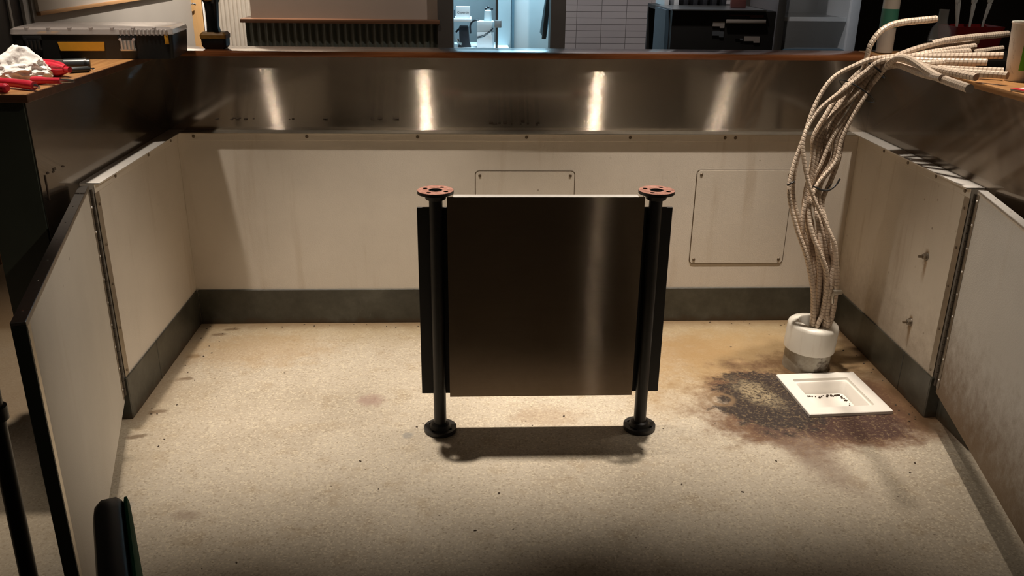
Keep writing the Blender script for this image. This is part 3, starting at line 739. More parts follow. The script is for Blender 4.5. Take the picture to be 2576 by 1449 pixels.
# strays
cable([(1.251, 2.870, 0.202), (1.224, 2.865, 0.317), (1.182, 2.865, 0.454), (1.131, 2.875, 0.569), (1.096, 2.890, 0.684), (1.101, 2.900, 0.770), (1.129, 2.910, 0.879), (1.157, 2.920, 0.985), (1.202, 2.925, 1.069), (1.274, 2.930, 1.113), (1.360, 2.930, 1.140), (1.53, 2.87, 1.152), (1.700, 2.800, 1.165)],
      'cable bowing out farthest left of the bundle')
cable([(1.273, 2.900, 0.188), (1.246, 2.895, 0.305), (1.204, 2.890, 0.445), (1.150, 2.895, 0.577), (1.120, 2.905, 0.661), (1.116, 2.915, 0.758), (1.130, 2.920, 0.855), (1.148, 2.925, 0.919), (1.186, 2.930, 0.977), (1.246, 2.935, 1.011), (1.303, 2.940, 1.061), (1.358, 2.93, 1.110), (1.395, 2.88, 1.124), (1.378, 2.68, 1.123), (1.353, 2.500, 1.132)],
      'cable arching second from the left, its cut end second nearest the viewer')
cable([(1.268, 2.915, .205), (1.250, 2.91, .34), (1.220, 2.91, .46), (1.180, 2.915, .58), (1.168, 2.93, .68), (1.200, 2.95, .80), (1.225, 2.955, .90), (1.268, 2.955, 1.00), (1.315, 2.950, 1.100), (1.333, 2.950, 1.190), (1.400, 2.97, 1.243), (1.563, 3.000, 1.262)],
      'topmost cable curling up alone above the others')
cable([(1.310, 2.870, 0.201), (1.300, 2.860, 0.318), (1.290, 2.855, 0.401), (1.271, 2.855, 0.501), (1.251, 2.860, 0.544), (1.227, 2.870, 0.590), (1.175, 2.880, 0.682), (1.141, 2.890, 0.773), (1.125, 2.900, 0.859), (1.138, 2.910, 0.914), (1.172, 2.920, 0.970), (1.232, 2.920, 1.024), (1.310, 2.925, 1.090), (1.370, 2.91, 1.135), (1.50, 2.84, 1.140), (1.640, 2.78, 1.146)],
      'cable crossing over the bundle from lower right to upper left')
cable([(1.322, 2.890, 0.192), (1.313, 2.885, 0.308), (1.302, 2.880, 0.403), (1.275, 2.885, 0.476), (1.251, 2.900, 0.561), (1.230, 2.920, 0.642), (1.256, 2.935, 0.718), (1.277, 2.945, 0.794), (1.279, 2.950, 0.870), (1.293, 2.950, 0.932), (1.324, 2.950, 1.000), (1.353, 2.930, 1.065), (1.380, 2.88, 1.137), (1.376, 2.76, 1.155), (1.365, 2.560, 1.130), (1.350, 2.345, 1.125)],
      'thick bright cable drooping in front, its end nearest the viewer', .0085)
# black ties and a loose metal clip
def tie(c, n, r, w, label, gap=0.0):
    c = Vector(c); n = Vector(n).normalized(); s = n.orthogonal().normalized(); u = n.cross(s)
    pts = [c + (s * cos(2 * pi * k / 28) + u * sin(2 * pi * k / 28)) * r for k in range(29)]
    m = MB(); m.tube(pts, w, 6, False); m.box(pts[3] - Vector((.005, .005, .004)), pts[3] + Vector((.005, .005, .004)), .001)
    m.tube([pts[3], pts[3] + Vector((.015, -.012, .012)), pts[3] + Vector((.024, -.018, .026))], w * .8, 6)
    tag(m.build('cable_tie', 'black_plastic', None, tuple(c)), label, 'cable tie', 'black ties around the cables')
tie((1.356, 2.955, 1.100), (0.6, 0, .8), .046, .0030, 'black tie cinching the cables where the fan begins')
tie((1.312, 2.962, 1.025), (0.55, 0.1, .83), .068, .0022, 'loose black tie across the cables below the bar top')
m = MB(); m.tube(catmull([(1.175, 2.885, .712), (1.205, 2.878, .700), (1.230, 2.876, .700), (1.255, 2.885, .716), (1.268, 2.89, .737)], 6), .0032, 8); m.tube([(1.225, 2.88, .704), (1.235, 2.878, .722)], .002, 6)
tag(m.build('cable_tie', 'black_plastic', None, (1.205, 2.885, .705)), 'black tie with curled tail right of the cables at their waist', 'cable tie', 'black ties around the cables')
m = MB(); m.tube(catmull([(1.084, 2.885, .715), (1.094, 2.876, .725), (1.106, 2.884, .728), (1.104, 2.9, .720)], 6), .0032, 8)
tag(m.build('cable_tie', 'black_plastic', None, (1.12, 2.885, .70)), 'small dark tie on the leftmost stray cable', 'cable tie', 'black ties around the cables')
m = MB(); m.box((1.285, 2.835, .325), (1.318, 2.852, .340), .003); m.tube(catmull([(1.292, 2.84, .338), (1.286, 2.842, .315), (1.290, 2.845, .290)], 6), .006, 8)
tag(m.build('wire_clamp', 'steel_edge', None, (1.30, 2.845, .33)), 'small metal clamp sticking out of the cables above the pipe', 'clamp')

# ================================================================ THINGS ON THE LEFT BAR TOP
ZC = ZT1
tc = thing('tool_case', 'black tool case with smoky clear lid, amber label plate and silver latch', 'tool case', (-1.285, 3.10, ZC))
bx0, bx1, by0, by1 = -1.545, -1.024, 3.095, 3.345
def taper(x0, x1, y0, y1, z0, z1, k, r):
    cx, cy = (x0 + x1) / 2, (y0 + y1) / 2; hx, hy = (x1 - x0) / 2, (y1 - y0) / 2
    return MB().loft([rrect(hx - k, hy - k, r, z0, 4, (cx, cy)), rrect(hx, hy, r, z1, 4, (cx, cy))])
taper(bx0, bx1, by0, by1, ZC + .001, ZC + .080, .006, .018).build('body', 'black_plastic', tc)
m = MB()
cx, cy, hx, hy = (bx0 + bx1) / 2, (by0 + by1) / 2, (bx1 - bx0) / 2, (by1 - by0) / 2
m.loft([rrect(hx - .003, hy - .003, .016, ZC + .0805, 4, (cx, cy)), rrect(hx + .003, hy + .003, .02, ZC + .083, 4, (cx, cy)), rrect(hx, hy, .02, ZC + .098, 4, (cx, cy)), rrect(hx - .012, hy - .012, .016, ZC + .104, 4, (cx, cy))])
for k in range(7): m.box((bx0 + .05 + k * .068, by0 - .001, ZC + .086), (bx0 + .062 + k * .068, by0 + .012, ZC + .106), .002, 1)
for k in range(12): m.box((bx1 - .17 + k * .0135, by0 - .004, ZC + .078), (bx1 - .163 + k * .0135, by0 + .01, ZC + .098), .0015, 1)
m.build('lid', 'smoke_lid', tc)
m = MB(); m.prism([(-1.392, ZC + .028), (-1.250, ZC + .028), (-1.247, ZC + .058), (-1.398, ZC + .058)], 0, .004, Matrix.Translation((0, by0 + .003, 0)) @ Matrix.Rotation(pi / 2, 4, 'X'), .001)
m.build('label_plate', 'yellow', tc)['label'] = 'amber plate'
def latch(x, mat, name):
    m = MB()
    m.box((x - .030, by0 - .002, ZC + .062), (x + .030, by0 + .006, ZC + .080), .002)
    lt = m.build('latch', 'black_plastic', tc)
    m = MB()
    for k in range(4): m.cyl((x - .018 + k * .012, by0 - .001, ZC + .034), (x - .018 + k * .012, by0 - .001, ZC + .062), .0065, None, 10)
    m.box((x - .026, by0 - .004, ZC + .028), (x + .026, by0 + .006, ZC + .036), .002)
    m.build('latch_pad', mat, lt)
    for sx in (-.022, .022): MB().cyl((x + sx, by0 - .005, ZC + .066), (x + sx, by0 + .004, ZC + .066), .005, None, 10).build('latch_pin', mat, lt)
latch(-1.172, 'latch', 'latch'); latch(-1.475, 'black_plastic', 'latch')
B((-1.050, by0 - .002, ZC + .050), (-1.037, by0 + .01, ZC + .090), .002).build('corner_clip', 'yellow', tc)
B((-1.46, by0 + .004, ZC + .082), (-1.40, by0 + .04, ZC + .089), .002).build('tray_divider', 'yellow', tc)

tc.rotation_euler.z = radians(5)
dr = thing('cordless_drill', 'black cordless drill standing on its amber battery at the bar corner', 'drill', (-0.972, 3.47, ZC))
c = (-0.980, 3.47)
MB().loft([rrect(.043, .036, .012, ZC + .0005, 4, c), rrect(.053, .042, .014, ZC + .012, 4, c), rrect(.054, .043, .012, ZC + .040, 4, c)]).build('battery', 'black_plastic', dr)
MB().loft([rrect(.056, .044, .010, ZC + .0402, 4, c), rrect(.057, .045, .010, ZC + .054, 4, c), rrect(.048, .038, .01, ZC + .064, 4, c)]).build('battery_collar', 'yellow_dark', dr)
MB().loft([rrect(.026, .030, .014, ZC + .064, 4, (c[0] - .003, c[1])), rrect(.023, .027, .014, ZC + .085, 4, (c[0] - .004, c[1])), rrect(.024, .030, .016, ZC + .13, 4, (c[0] - .003, c[1] + .004)), rrect(.026, .034, .016, ZC + .17, 4, (c[0] - .003, c[1] + .006)), rrect(.034, .046, .02, ZC + .186, 4, (c[0] - .003, c[1] + .004))]).build('grip', 'black_plastic', dr)
m = MB(); m.lathe([(.020, -.10), (.034, -.095), (.036, 0), (.034, .05), (.030, .055)], Matrix.Translation((c[0] - .003, c[1], ZC + .213)) @ Matrix.Rotation(pi / 2, 4, 'X'), 24); m.build('motor_housing', 'yellow_dark', dr)
m = MB(); m.lathe([(.024, .055), (.024, .095), (.012, .11)], Matrix.Translation((c[0] - .003, c[1], ZC + .213)) @ Matrix.Rotation(pi / 2, 4, 'X'), 20); m.build('chuck', 'black_plastic', dr)
B((c[0] - .010, c[1] - .044, ZC + .145), (c[0] + .006, c[1] - .026, ZC + .175), .004).build('trigger', 'black_metal', dr)

for o_ in [dr]: o_.scale = (.86, .86, .97)
# crumpled rag
t = bmesh.new(); bmesh.ops.create_icosphere(t, subdivisions=6, radius=1.0)
for v in t.verts:
    n = v.co.normalized()
    f = 1.0 + 0.30 * (mnoise.noise(n * 1.7 + Vector((3.1, 0, 0)))) 
    rg = 1 - abs(mnoise.noise(n * 3.2 + Vector((0, 7, 1)))) * 2
    rg2 = 1 - abs(mnoise.noise(n * 7.5 + Vector((4, 2, 9)))) * 2
    f += 0.20 * rg + 0.06 * rg2
    p = n * f
    z = max(p.z, -0.25) + 0.25
    hump = 0.95 + 0.55 * math.exp(-((p.x - .25) ** 2 + (p.y - .15) ** 2) * 3.0) 
    v.co = Vector((p.x * .082, p.y * .080, z * .043 * hump))
rm = MB(); rm._merge(t, Matrix.Translation((-1.312, 2.600, ZC + .001)) @ Matrix.Rotation(-.35, 4, 'Z'))
tag(rm.build('rag', 'cloth', None, (-1.312, 2.600, ZC), 80), 'crumpled white rag heaped on the left bar top', 'rag')

# large red ribbed handle with a dark barrel
def along(p0, p1): 
    p0, p1 = Vector(p0), Vector(p1); d = p1 - p0
    return Matrix.Translation(p0) @ d.to_track_quat('Z', 'Y').to_matrix().to_4x4(), d.length
Mx, L = along((-1.288, 2.700, ZC + .024), (-1.196, 2.665, ZC + .022))
tl = thing('grip_handle', 'fat red ribbed tool grip lying behind the white rag', 'tool', (-1.225, 2.71, ZC))
rings = []
for z, r in ((0, .014), (.004, .020), (.02, .0235), (.06, .0225), (.080, .0185), (L, .012)):
    rings.append([tuple((r * (1 + (.07 if k % 6 < 3 else -.07) * (1 if .01 < z < .085 else 0))) * v for v in (cos(2 * pi * k / 48), sin(2 * pi * k / 48))) + (z,) for k in range(48)])
MB().loft(rings, True, True, True, Mx).build('grip', 'red', tl)
m = MB(); m.lathe([(.009, 0), (.009, .016)], Mx @ Matrix.Translation((0, 0, L)), 16); m.build('neck', 'red', tl)
Mx, L = along((-1.262, 2.802, ZC + .0185), (-1.190, 2.826, ZC + .0185))
tl = thing('socket_barrel', 'short charcoal barrel lying in front of the tool case', 'tool', (-1.175, 2.838, ZC))
MB().lathe([(.014, 0), (.0175, .003), (.0175, L - .012), (.0155, L - .010), (.0155, L)], Mx, 24).build('barrel', 'grey_plastic', tl)
MB().lathe([(.0185, L * .78), (.0185, L * .88)], Mx, 24).build('ring', 'black_plastic', tl)
Mx, L = along((-1.222, 2.744, ZC + .0095), (-1.172, 2.776, ZC + .0095))
tl = thing('bit_holder', 'thin black bit holder in front of the charcoal barrel', 'tool', (-1.17, 2.775, ZC))
MB().lathe([(.006, 0), (.009, .003), (.009, L - .006), (.0065, L)], Mx, 18).build('sleeve', 'grey_plastic', tl)
MB().lathe([(.0035, L), (.0035, L + .012)], Mx, 6).build('bit', 'chrome', tl)
# pliers with two red handles
tl = thing('pliers', 'red handled pliers under the front edge of the rag', 'pliers', (-1.25, 2.53, ZC))
m = MB(); m.tube(catmull([(-1.325, 2.475, ZC + .016), (-1.275, 2.45, ZC + .016), (-1.215, 2.425, ZC + .015), (-1.165, 2.398, ZC + .013)], 6), [.0115] * 13 + [.0125] * 4 + [.011] * 2, 14); m.build('handle', 'red', tl)
m = MB(); m.tube(catmull([(-1.325, 2.385, ZC + .0135), (-1.25, 2.366, ZC + .0135), (-1.213, 2.355, ZC + .0135)], 6), [.012] * 10 + [.0125] * 2 + [.008], 14); m.build('handle', 'red', tl)
m = MB(); m.tube([(-1.165, 2.398, ZC + .013), (-1.148, 2.388, ZC + .011)], [.007, .004], 10); m.build('jaw', 'chrome', tl)
Mx, L = along((-1.205, 2.512, ZC + .0115), (-1.145, 2.508, ZC + .0115))
tl = thing('screwdriver', 'red sleeved screwdriver with bare metal tip at the bar edge', 'screwdriver', (-1.19, 2.575, ZC))
MB().lathe([(.010, -.02), (.0115, .0), (.0085, .02), (.0085, L)], Mx, 18).build('handle', 'red', tl)
MB().lathe([(.0058, L), (.0058, L + .022), (.0035, L + .038)], Mx, 14).build('tip', 'chrome', tl)

# ================================================================ THINGS ON THE RIGHT
cp = thing('paper_cup', 'tall white paper cup with green print on the right bar top', 'cup', (1.697, 2.705, ZC))
MB().lathe([(.026, .001), (.030, .0015), (.0405, .172), (.0425, .174), (.0425, .178), (.0395, .177), (.029, .006)], Matrix.Translation((1.697, 2.705, ZC)), 36, True, True).build('cup_body', 'cup', cp)
m = MB()
for rz in range(8):
    z0 = .035 + rz * .014
    for k in range(12):
        a0, a1 = (-2.02 + k * .11), (-2.02 + (k + 1) * .11)
        r0 = .0305 + (z0 - .0015) * .0616 + .0006; r1 = .0305 + (z0 + .014 - .0015) * .0616 + .0006
        t = bmesh.new(); t.faces.new([t.verts.new((1.697 + r * cos(a), 2.705 + r * sin(a), ZC + z)) for r, a, z in ((r0, a0, z0), (r0, a1, z0), (r1, a1, z0 + .014), (r1, a0, z0 + .014))]); m._merge(t)
bmesh.ops.remove_doubles(m.bm, verts=m.bm.verts, dist=1e-5)
m.build('print', 'leaf_green', cp)
pk = thing('seasoning_packet', 'red and white packet at the near end of the right bar top', 'packet', (1.62, 2.44, ZC))
Mp = Matrix.Translation((1.592, 2.487, ZC + .001)) @ Matrix.Rotation(.5, 4, 'Z')
MB().box((-.030, -.022, 0), (.045, .022, .005), .002, 2, Mp).build('sleeve', 'paper_white', pk)
MB().box((-.0302, -.0222, .0049), (.004, .0222, .0056), 0, 1, Mp).build('band', 'red', pk)

bo = thing('spray_bottle', 'white plastic bottle with teal label standing on the back bar top', 'bottle', (1.625, 3.48, ZC))
Mb = Matrix.Translation((1.625, 3.478, ZC))
MB().lathe([(.026, .001), (.0315, .004), (.0315, .20), (.030, .215), (.015, .238), (.0125, .25), (.0125, .262)], Mb, 32).build('bottle_body', 'bottle_white', bo)
MB().lathe([(.0319, .098), (.0319, .168)], Mb, 32, False, False).build('label_band', 'label_green', bo)
MB().lathe([(.0155, .255), (.0155, .280), (.008, .283)], Mb, 24).build('cap', 'label_green', bo)
# back table behind the right wall carrying the jar, straws and bin
st = thing('side_table', 'dark service table beyond the right end of the bar', 'table', (2.15, 3.72, 0))
B((1.80, 3.585, 1.035), (2.75, 3.98, 1.06), .003).build('tabletop', 'post_dark', st)
for lx in (1.83, 2.72):
    for ly in (3.62, 3.95): B((lx - .02, ly - .02, 0), (lx + .02, ly + .02, 1.035)).build('leg', 'black_metal', st)
jr = thing('glass_jar', 'glass jar with upright neck behind the cable fan', 'jar', (1.925, 3.64, 1.06))
Mj = Matrix.Translation((1.925, 3.64, 1.06))
MB().lathe([(.040, .001), (.044, .006), (.044, .09), (.038, .118), (.020, .145), (.0185, .19), (.021, .195), (.018, .196), (.0165, .145), (.034, .116), (.040, .088), (.040, .010)], Mj, 32, True, True).build('jar_glass', 'clear', jr)
MB().lathe([(.038, .011), (.038, .075), (.001, .076)], Mj, 28, True, True).build('contents', 'paper_white', jr)
bn = thing('red_bin', 'dark red bin holding cutlery behind the cable ends', 'bin', (2.075, 3.70, 1.06))
cx, cy = 2.078, 3.69
MB().loft([rrect(.090, .07, .012, 1.061, 4, (cx, cy)), rrect(.103, .082, .012, 1.190, 4, (cx, cy)), rrect(.098, .077, .010, 1.190, 4, (cx, cy)), rrect(.086, .066, .010, 1.068, 4, (cx, cy))]).build('bin_shell', 'red_dark', bn)
for k in range(9):
    x = cx - .075 + k * .0165; y = cy - .03 + (k % 3) * .03
    lean = (-.02 + k * .006)
    f = MB(); h = .245 + .02 * ((k * 7) % 5) / 5
    f.tube([(x, y, 1.070), (x + lean * .4, y, 1.07 + h * .55), (x + lean, y + .004, 1.07 + h * .82)], [.004, .0035, .0045], 8)
    f.lathe([(.002, 0), (.007, .008), (.0085, .022), (.005, .034), (.001, .037)], Matrix.Translation((x + lean, y + .004, 1.07 + h * .82)) @ Matrix.Diagonal((1, .35, 1, 1)), 12)
    tag(f.build('spoon', 'clear_plastic', None, (x, y, 1.07)), 'clear plastic spoon standing handle down in the dark red bin', 'spoon', 'clear spoons in the red bin')

# ================================================================ CHAIRS at the near left
ch = thing('side_chair', 'green and black padded chair with its top corner at the lower left', 'chair', (-0.72, 0.98, 0))
# backrest seen edge-on; back faces right
tilt = Matrix.Translation((-0.394, 0.800, 0.628)) @ Matrix.Rotation(radians(23.5), 4, 'Z')
YZ = Matrix(((0, 0, 1, 0), (1, 0, 0, 0), (0, 1, 0, 0), (0, 0, 0, 1)))   # outline (x,y)->(Y,Z), depth->X
def pad(prof, name, mat):
    MB().loft([rrect(.19 - i, .20 - i, .075 - i * .5, x, 8) for i, x in prof], True, True, True, tilt @ YZ).build(name, mat, ch, None, 60)
pad([(.016, -.024), (.006, -.021), (.0, -.013), (.0, .004), (.004, .010), (.008, .012)], 'backrest', 'black_vinyl')
pad([(.006, .0122), (.002, .0135), (.002, .0165), (.008, .0185)], 'back_cover', 'green_vinyl')
B((-0.96, 0.68, 0.43), (-0.53, 1.06, 0.475), .015, 3).build('seat', 'black_vinyl', ch)
m = MB(); m.tube([(-0.50, 0.71, 0.0), (-0.505, 0.71, 0.43), (-0.490, 0.72, 0.62)], .012, 12); m.build('leg', 'black_metal', ch)
m = MB(); m.tube([(-0.55, 1.035, 0.0), (-0.545, 1.035, 0.43), (-0.525, 1.03, 0.62)], .012, 12); m.build('leg', 'black_metal', ch)
for y in (.71, 1.03): m = MB(); m.tube([(-0.95, y, 0), (-0.93, y, .43)], .012, 12); m.build('leg', 'black_metal', ch)

tb = thing('pedestal_stand', 'slim black metal stand leaning at the far left edge', 'stand', (-0.70, 1.10, 0))
a, b_ = Vector((-0.6720, 1.10, 0.845)), Vector((-0.6775, 1.10, 0.569)); d = (a - b_)
m = MB(); p1 = a + d * 0.7; p0 = b_ - d * (0.569 - .012) / d.z
m.tube([p0, b_, a, p1], .0125, 14); m.build('pole', 'black_metal', tb)
MB().lathe([(.12, 0), (.12, .006), (.03, .014), (.016, .03)], Matrix.Translation((p0.x, p0.y, 0)), 32).build('foot', 'black_metal', tb)
MB().lathe([(.017, -.01), (.017, .01)], Matrix.Translation(a + d * .02), 16).build('collar', 'black_metal', tb)

# ================================================================ ROOM BEYOND THE BAR
# left side wall, with a white board, honey rail and dark window
XW = -2.3
lw = struct(B((XW - .12, 4.86, 0), (XW, 7.56, 2.6)).build('wall_far_left', 'grey_wall'))
B((XW - .001, 4.90, 1.128), (XW + .016, 7.1, 2.0), .002).build('white_board', 'white_board', lw)
B((XW - .001, 4.90, 1.108), (XW + .022, 7.1, 1.1275), .002).build('rail', 'wood_trim', lw)
w1 = struct(B((XW - .10, 4.40, 0.9), (XW - .03, 4.857, 2.4)).build('window_1', 'post_dark'))
B((XW - .03, 4.42, .95), (XW - .028, 4.66, 2.35)).build('pane', 'kit_dark', w1); B((XW - .03, 4.69, .95), (XW - .028, 4.80, 2.35)).build('pane', 'kit_dark', w1)
B((XW - .03, 4.665, .9), (XW - .020, 4.685, 2.4)).build('mullion', 'steel_bright', w1); B((XW - .03, 4.80, .9), (XW - .012, 4.857, 2.4)).build('window_frame', 'steel_bright', w1)
struct(B((XW - .12, 4.40, 0), (XW - .01, 4.858, .89)).build('trim_1', 'wood_dark'))
struct(B((XW - .12, 4.10, 0), (XW - .005, 4.395, 2.5)).build('trim_2', 'orange'))
# end wall, birch door, zinc cladding
YE = 7.62
dj = struct(B((-2.46, YE - .02, 0), (-2.405, YE + .06, 2.2)).build('trim_3', 'wood_frame'))
d1 = struct(B((-2.402, YE, 0.005), (-2.225, YE + .045, 2.15), .002).build('door_1', 'wood_door'))
m = MB(); m.lathe([(.028, 0), (.028, .008)], Matrix.Translation((-2.372, YE, 1.022)) @ Matrix.Rotation(pi / 2, 4, 'X'), 24)
m.tube([(-2.372, YE - .006, 1.022), (-2.372, YE - .05, 1.022)], .010, 12); m.tube(catmull([(-2.372, YE - .05, 1.022), (-2.34, YE - .052, 1.022), (-2.285, YE - .05, 1.018), (-2.27, YE - .04, 1.01)], 6), .009, 12)
m.build('door_handle', 'chrome', d1)
struct(B((-2.222, YE - .015, 0), (-2.205, YE + .06, 2.2)).build('trim_4', 'steel_bright'))
def corrugated(x0, x1, y, z0, z1, pitch, amp):
    m = MB(); k = int((x1 - x0) / pitch * 10); pts = []
    for i in range(k + 1):
        x = x0 + (x1 - x0) * i / k; pts.append((x, y - amp * (0.5 + 0.5 * cos(2 * pi * (x - x0) / pitch))))
    back = [(x1, y + .04), (x0, y + .04)]
    m.prism(pts + back, z0, z1); return m
struct(corrugated(-2.204, -1.45, YE - .01, 0, 2.6, .034, .012).build('wall_far_back', 'corr_grey'))
# partition with ledge
pw = struct(B((-1.572, 6.52, 0.98), (-0.252, 6.64, 2.4)).build('wall_partition', 'brown_wall'))
B((-1.6295, 6.42, 0.962), (-0.235, 6.70, 0.988), .003).build('ledge', 'wood_dark', pw)
corrugated(-1.612, -0.252, 6.51, 0, 0.961, .051, .014).build('skirt', 'corr_dark', pw)
struct(B((-0.2500, 6.45, 0), (-0.1400, 6.70, 2.4)).build('trim_5', 'post_dark'))
struct(B((-0.25, 6.55, 2.02), (0.68, 6.68, 3.2)).build('trim_8', 'post_dark'))
# kitchen through the opening
struct(B((-0.6, 8.30, 0), (1.2, 8.40, 2.6)).build('wall_kitchen', 'kit_wall'))
struct(B((-0.62, 6.75, 0), (-0.56, 8.30, 2.6)).build('wall_kitchen_left', 'kit_wall'))
kt = thing('prep_table', 'white topped prep table in the lit kitchen beyond the opening', 'table', (0.05, 7.6, 0))
B((-0.45, 7.35, 0.665), (0.30, 7.95, 0.695), .003).build('tabletop', 'kit_white', kt)
for lx in (-.42, .27):
    for ly in (7.38, 7.92): B((lx - .015, ly - .015, 0), (lx + .015, ly + .015, .665)).build('leg', 'steel_dim', kt)
sh = thing('kitchen_shelf', 'bright white shelf high in the kitchen opening', 'shelf', (-0.08, 7.6, .905))
B((-0.45, 7.42, .905), (-0.012, 7.72, .928), .003).build('board', 'kit_white', sh)
B((-0.455, 7.45, .695), (-0.445, 7.70, .905)).build('bracket', 'steel_dim', sh); B((-0.18, 7.70, .695), (-0.16, 7.715, .905)).build('bracket', 'steel_dim', sh)
bx = thing('carton', 'small white carton with grey lettering on the kitchen shelf', 'box', (-0.075, 7.5, .928))
B((-0.138, 7.46, .9285), (-0.022, 7.56, 1.020), .002).build('carton_body', 'kit_white', bx)
tx = bpy.data.curves.new('lettering', 'FONT'); tx.body = 'Copertie'; tx.size = .026; tx.extrude = .0004; tx.align_x = 'CENTER'; tx.align_y = 'CENTER'
to = bpy.data.objects.new('tmp', tx); me = bpy.data.meshes.new_from_object(to); bpy.data.objects.remove(to); bpy.data.curves.remove(tx)
lo = bpy.data.objects.new('lettering', me); COL.objects.link(lo); me.materials.append(M['ink']); lo.parent = bx
lo.location = Vector((-0.080, 7.4594, .975)) - Vector((-0.075, 7.5, .928)); lo.rotation_euler = (pi / 2, 0, 0)
tag(B((-0.166, 7.47, .9285), (-0.146, 7.54, .998), .003).build('blue_packet', 'cab_side', None, (-.156, 7.5, .928)), 'slim dark blue packet left of the white carton', 'packet')
mc = thing('coffee_grinder', 'dark kitchen machine below the white shelf', 'machine', (-0.06, 7.55, .695))
MB().loft([rrect(.055, .05, .01, .696, 4, (-.07, 7.55)), rrect(.042, .045, .01, .74, 4, (-.07, 7.55)), rrect(.040, .045, .01, .855, 4, (-.075, 7.55)), rrect(.03, .035, .01, .868, 4, (-.075, 7.55))]).build('machine_body', 'kit_dark', mc)
m = MB(); m.tube([(-.115, 7.54, .84), (-.14, 7.52, .815)], .008, 10); m.build('lever', 'kit_dark', mc)
m = MB(); m.tube(catmull([(-.13, 7.53, .76), (-.12, 7.52, .73), (-.09, 7.5, .72)], 5), .012, 10); m.build('spout', 'chrome', mc)
hs = tag(MB().tube(catmull([(-.02, 7.60, .80), (-.02, 7.58, .87), (.01, 7.56, .905), (.05, 7.56, .912)], 6), .008, 10).build('hose', 'kit_dark'), 'black hose arching from the machine to the white tub', 'hose')
ut = thing('white_tub', 'white square tub with wire bail on the prep table', 'tub', (.107, 7.55, .695))
B((.034, 7.46, .6955), (.174, 7.62, .825), .004).build('tub_body', 'kit_white', ut); B((.034, 7.46, .8255), (.174, 7.62, .905), .004).build('tub_lid', 'pale_blue', ut)
m = MB(); m.tube(catmull([(.036, 7.456, .785), (.09, 7.452, .80), (.15, 7.450, .842), (.165, 7.450, .855), (.155, 7.450, .838), (.09, 7.452, .79), (.036, 7.456, .775)], 6), .0028, 8); m.build('bail', 'kit_dark', ut)
bt = thing('soap_bottle', 'clear bottle with dark pump knobs on the white tub', 'bottle', (.125, 7.54, .905))
MB().loft([rrect(.032, .03, .012, .906, 4, (.125, 7.54)), rrect(.030, .028, .012, .94, 4, (.125, 7.54)), rrect(.028, .026, .012, .985, 4, (.125, 7.54)), rrect(.012, .012, .008, .995, 4, (.125, 7.54))]).build('bottle_body', 'pale_blue', bt)
for x, z in ((.108, 1.005), (.128, 1.016), (.158, 1.002)): MB().lathe([(.002, -.012), (.011, -.006), (.012, .004), (.004, .011)], Matrix.Translation((x, 7.54, z)), 12).build('knob', 'kit_dark', bt)
sw = thing('switch_post', 'thin dark post with switch box before the kitchen door', 'post', (.195, 7.4, 0))
B((.186, 7.40, 0), (.204, 7.42, 2.2)).build('post', 'post_dark', sw); B((.178, 7.39, .862), (.234, 7.43, .922), .006).build('switch_box', 'kit_wall', sw)
fz = thing('freezer_door', 'pale padded freezer panel left of the blue lit door', 'panel', (.265, 7.7, 0))
B((.215, 7.70, 0), (.325, 7.80, 2.1), .012, 3).build('panel', 'pale_blue', fz); B((.330, 7.73, 0), (.352, 7.80, 2.1)).build('jamb', 'kit_grey', fz)
d2 = struct(B((.355, 7.80, 0.01), (.66, 7.85, 2.1), .003).build('door_2', 'pale_blue'))
fp = tag(MB().prism([(.557, .825), (.600, .770), (.615, .79), (.655, 1.12), (.600, 1.12)], 0, .008, Matrix.Translation((-.005, 7.45, 0)) @ Matrix.Rotation(pi / 2, 4, 'X')).build('hanging_flap', 'kit_grey'), 'blue grey sheet hanging at the right of the kitchen opening', 'sheet')
fp2 = struct(B((.563, 6.55, 0), (.672, 6.72, 2.4)).build('trim_6', 'post_dark'))
st2 = struct(MB().prism([(.566, .78), (.60, .78), (.645, 1.25), (.61, 1.25)], 0, .02, Matrix.Translation((.0, 7.40, 0)) @ Matrix.Rotation(pi / 2, 4, 'X')).build('trim_7', 'cab_black'))
struct(B((.672, 7.0, 0), (2.06, 7.12, 2.4)).build('wall_tiled', 'tile'))
struct(B((2.06, 7.0, 0), (4.8, 7.12, 2.4)).build('wall_far_right', 'post_dark'))
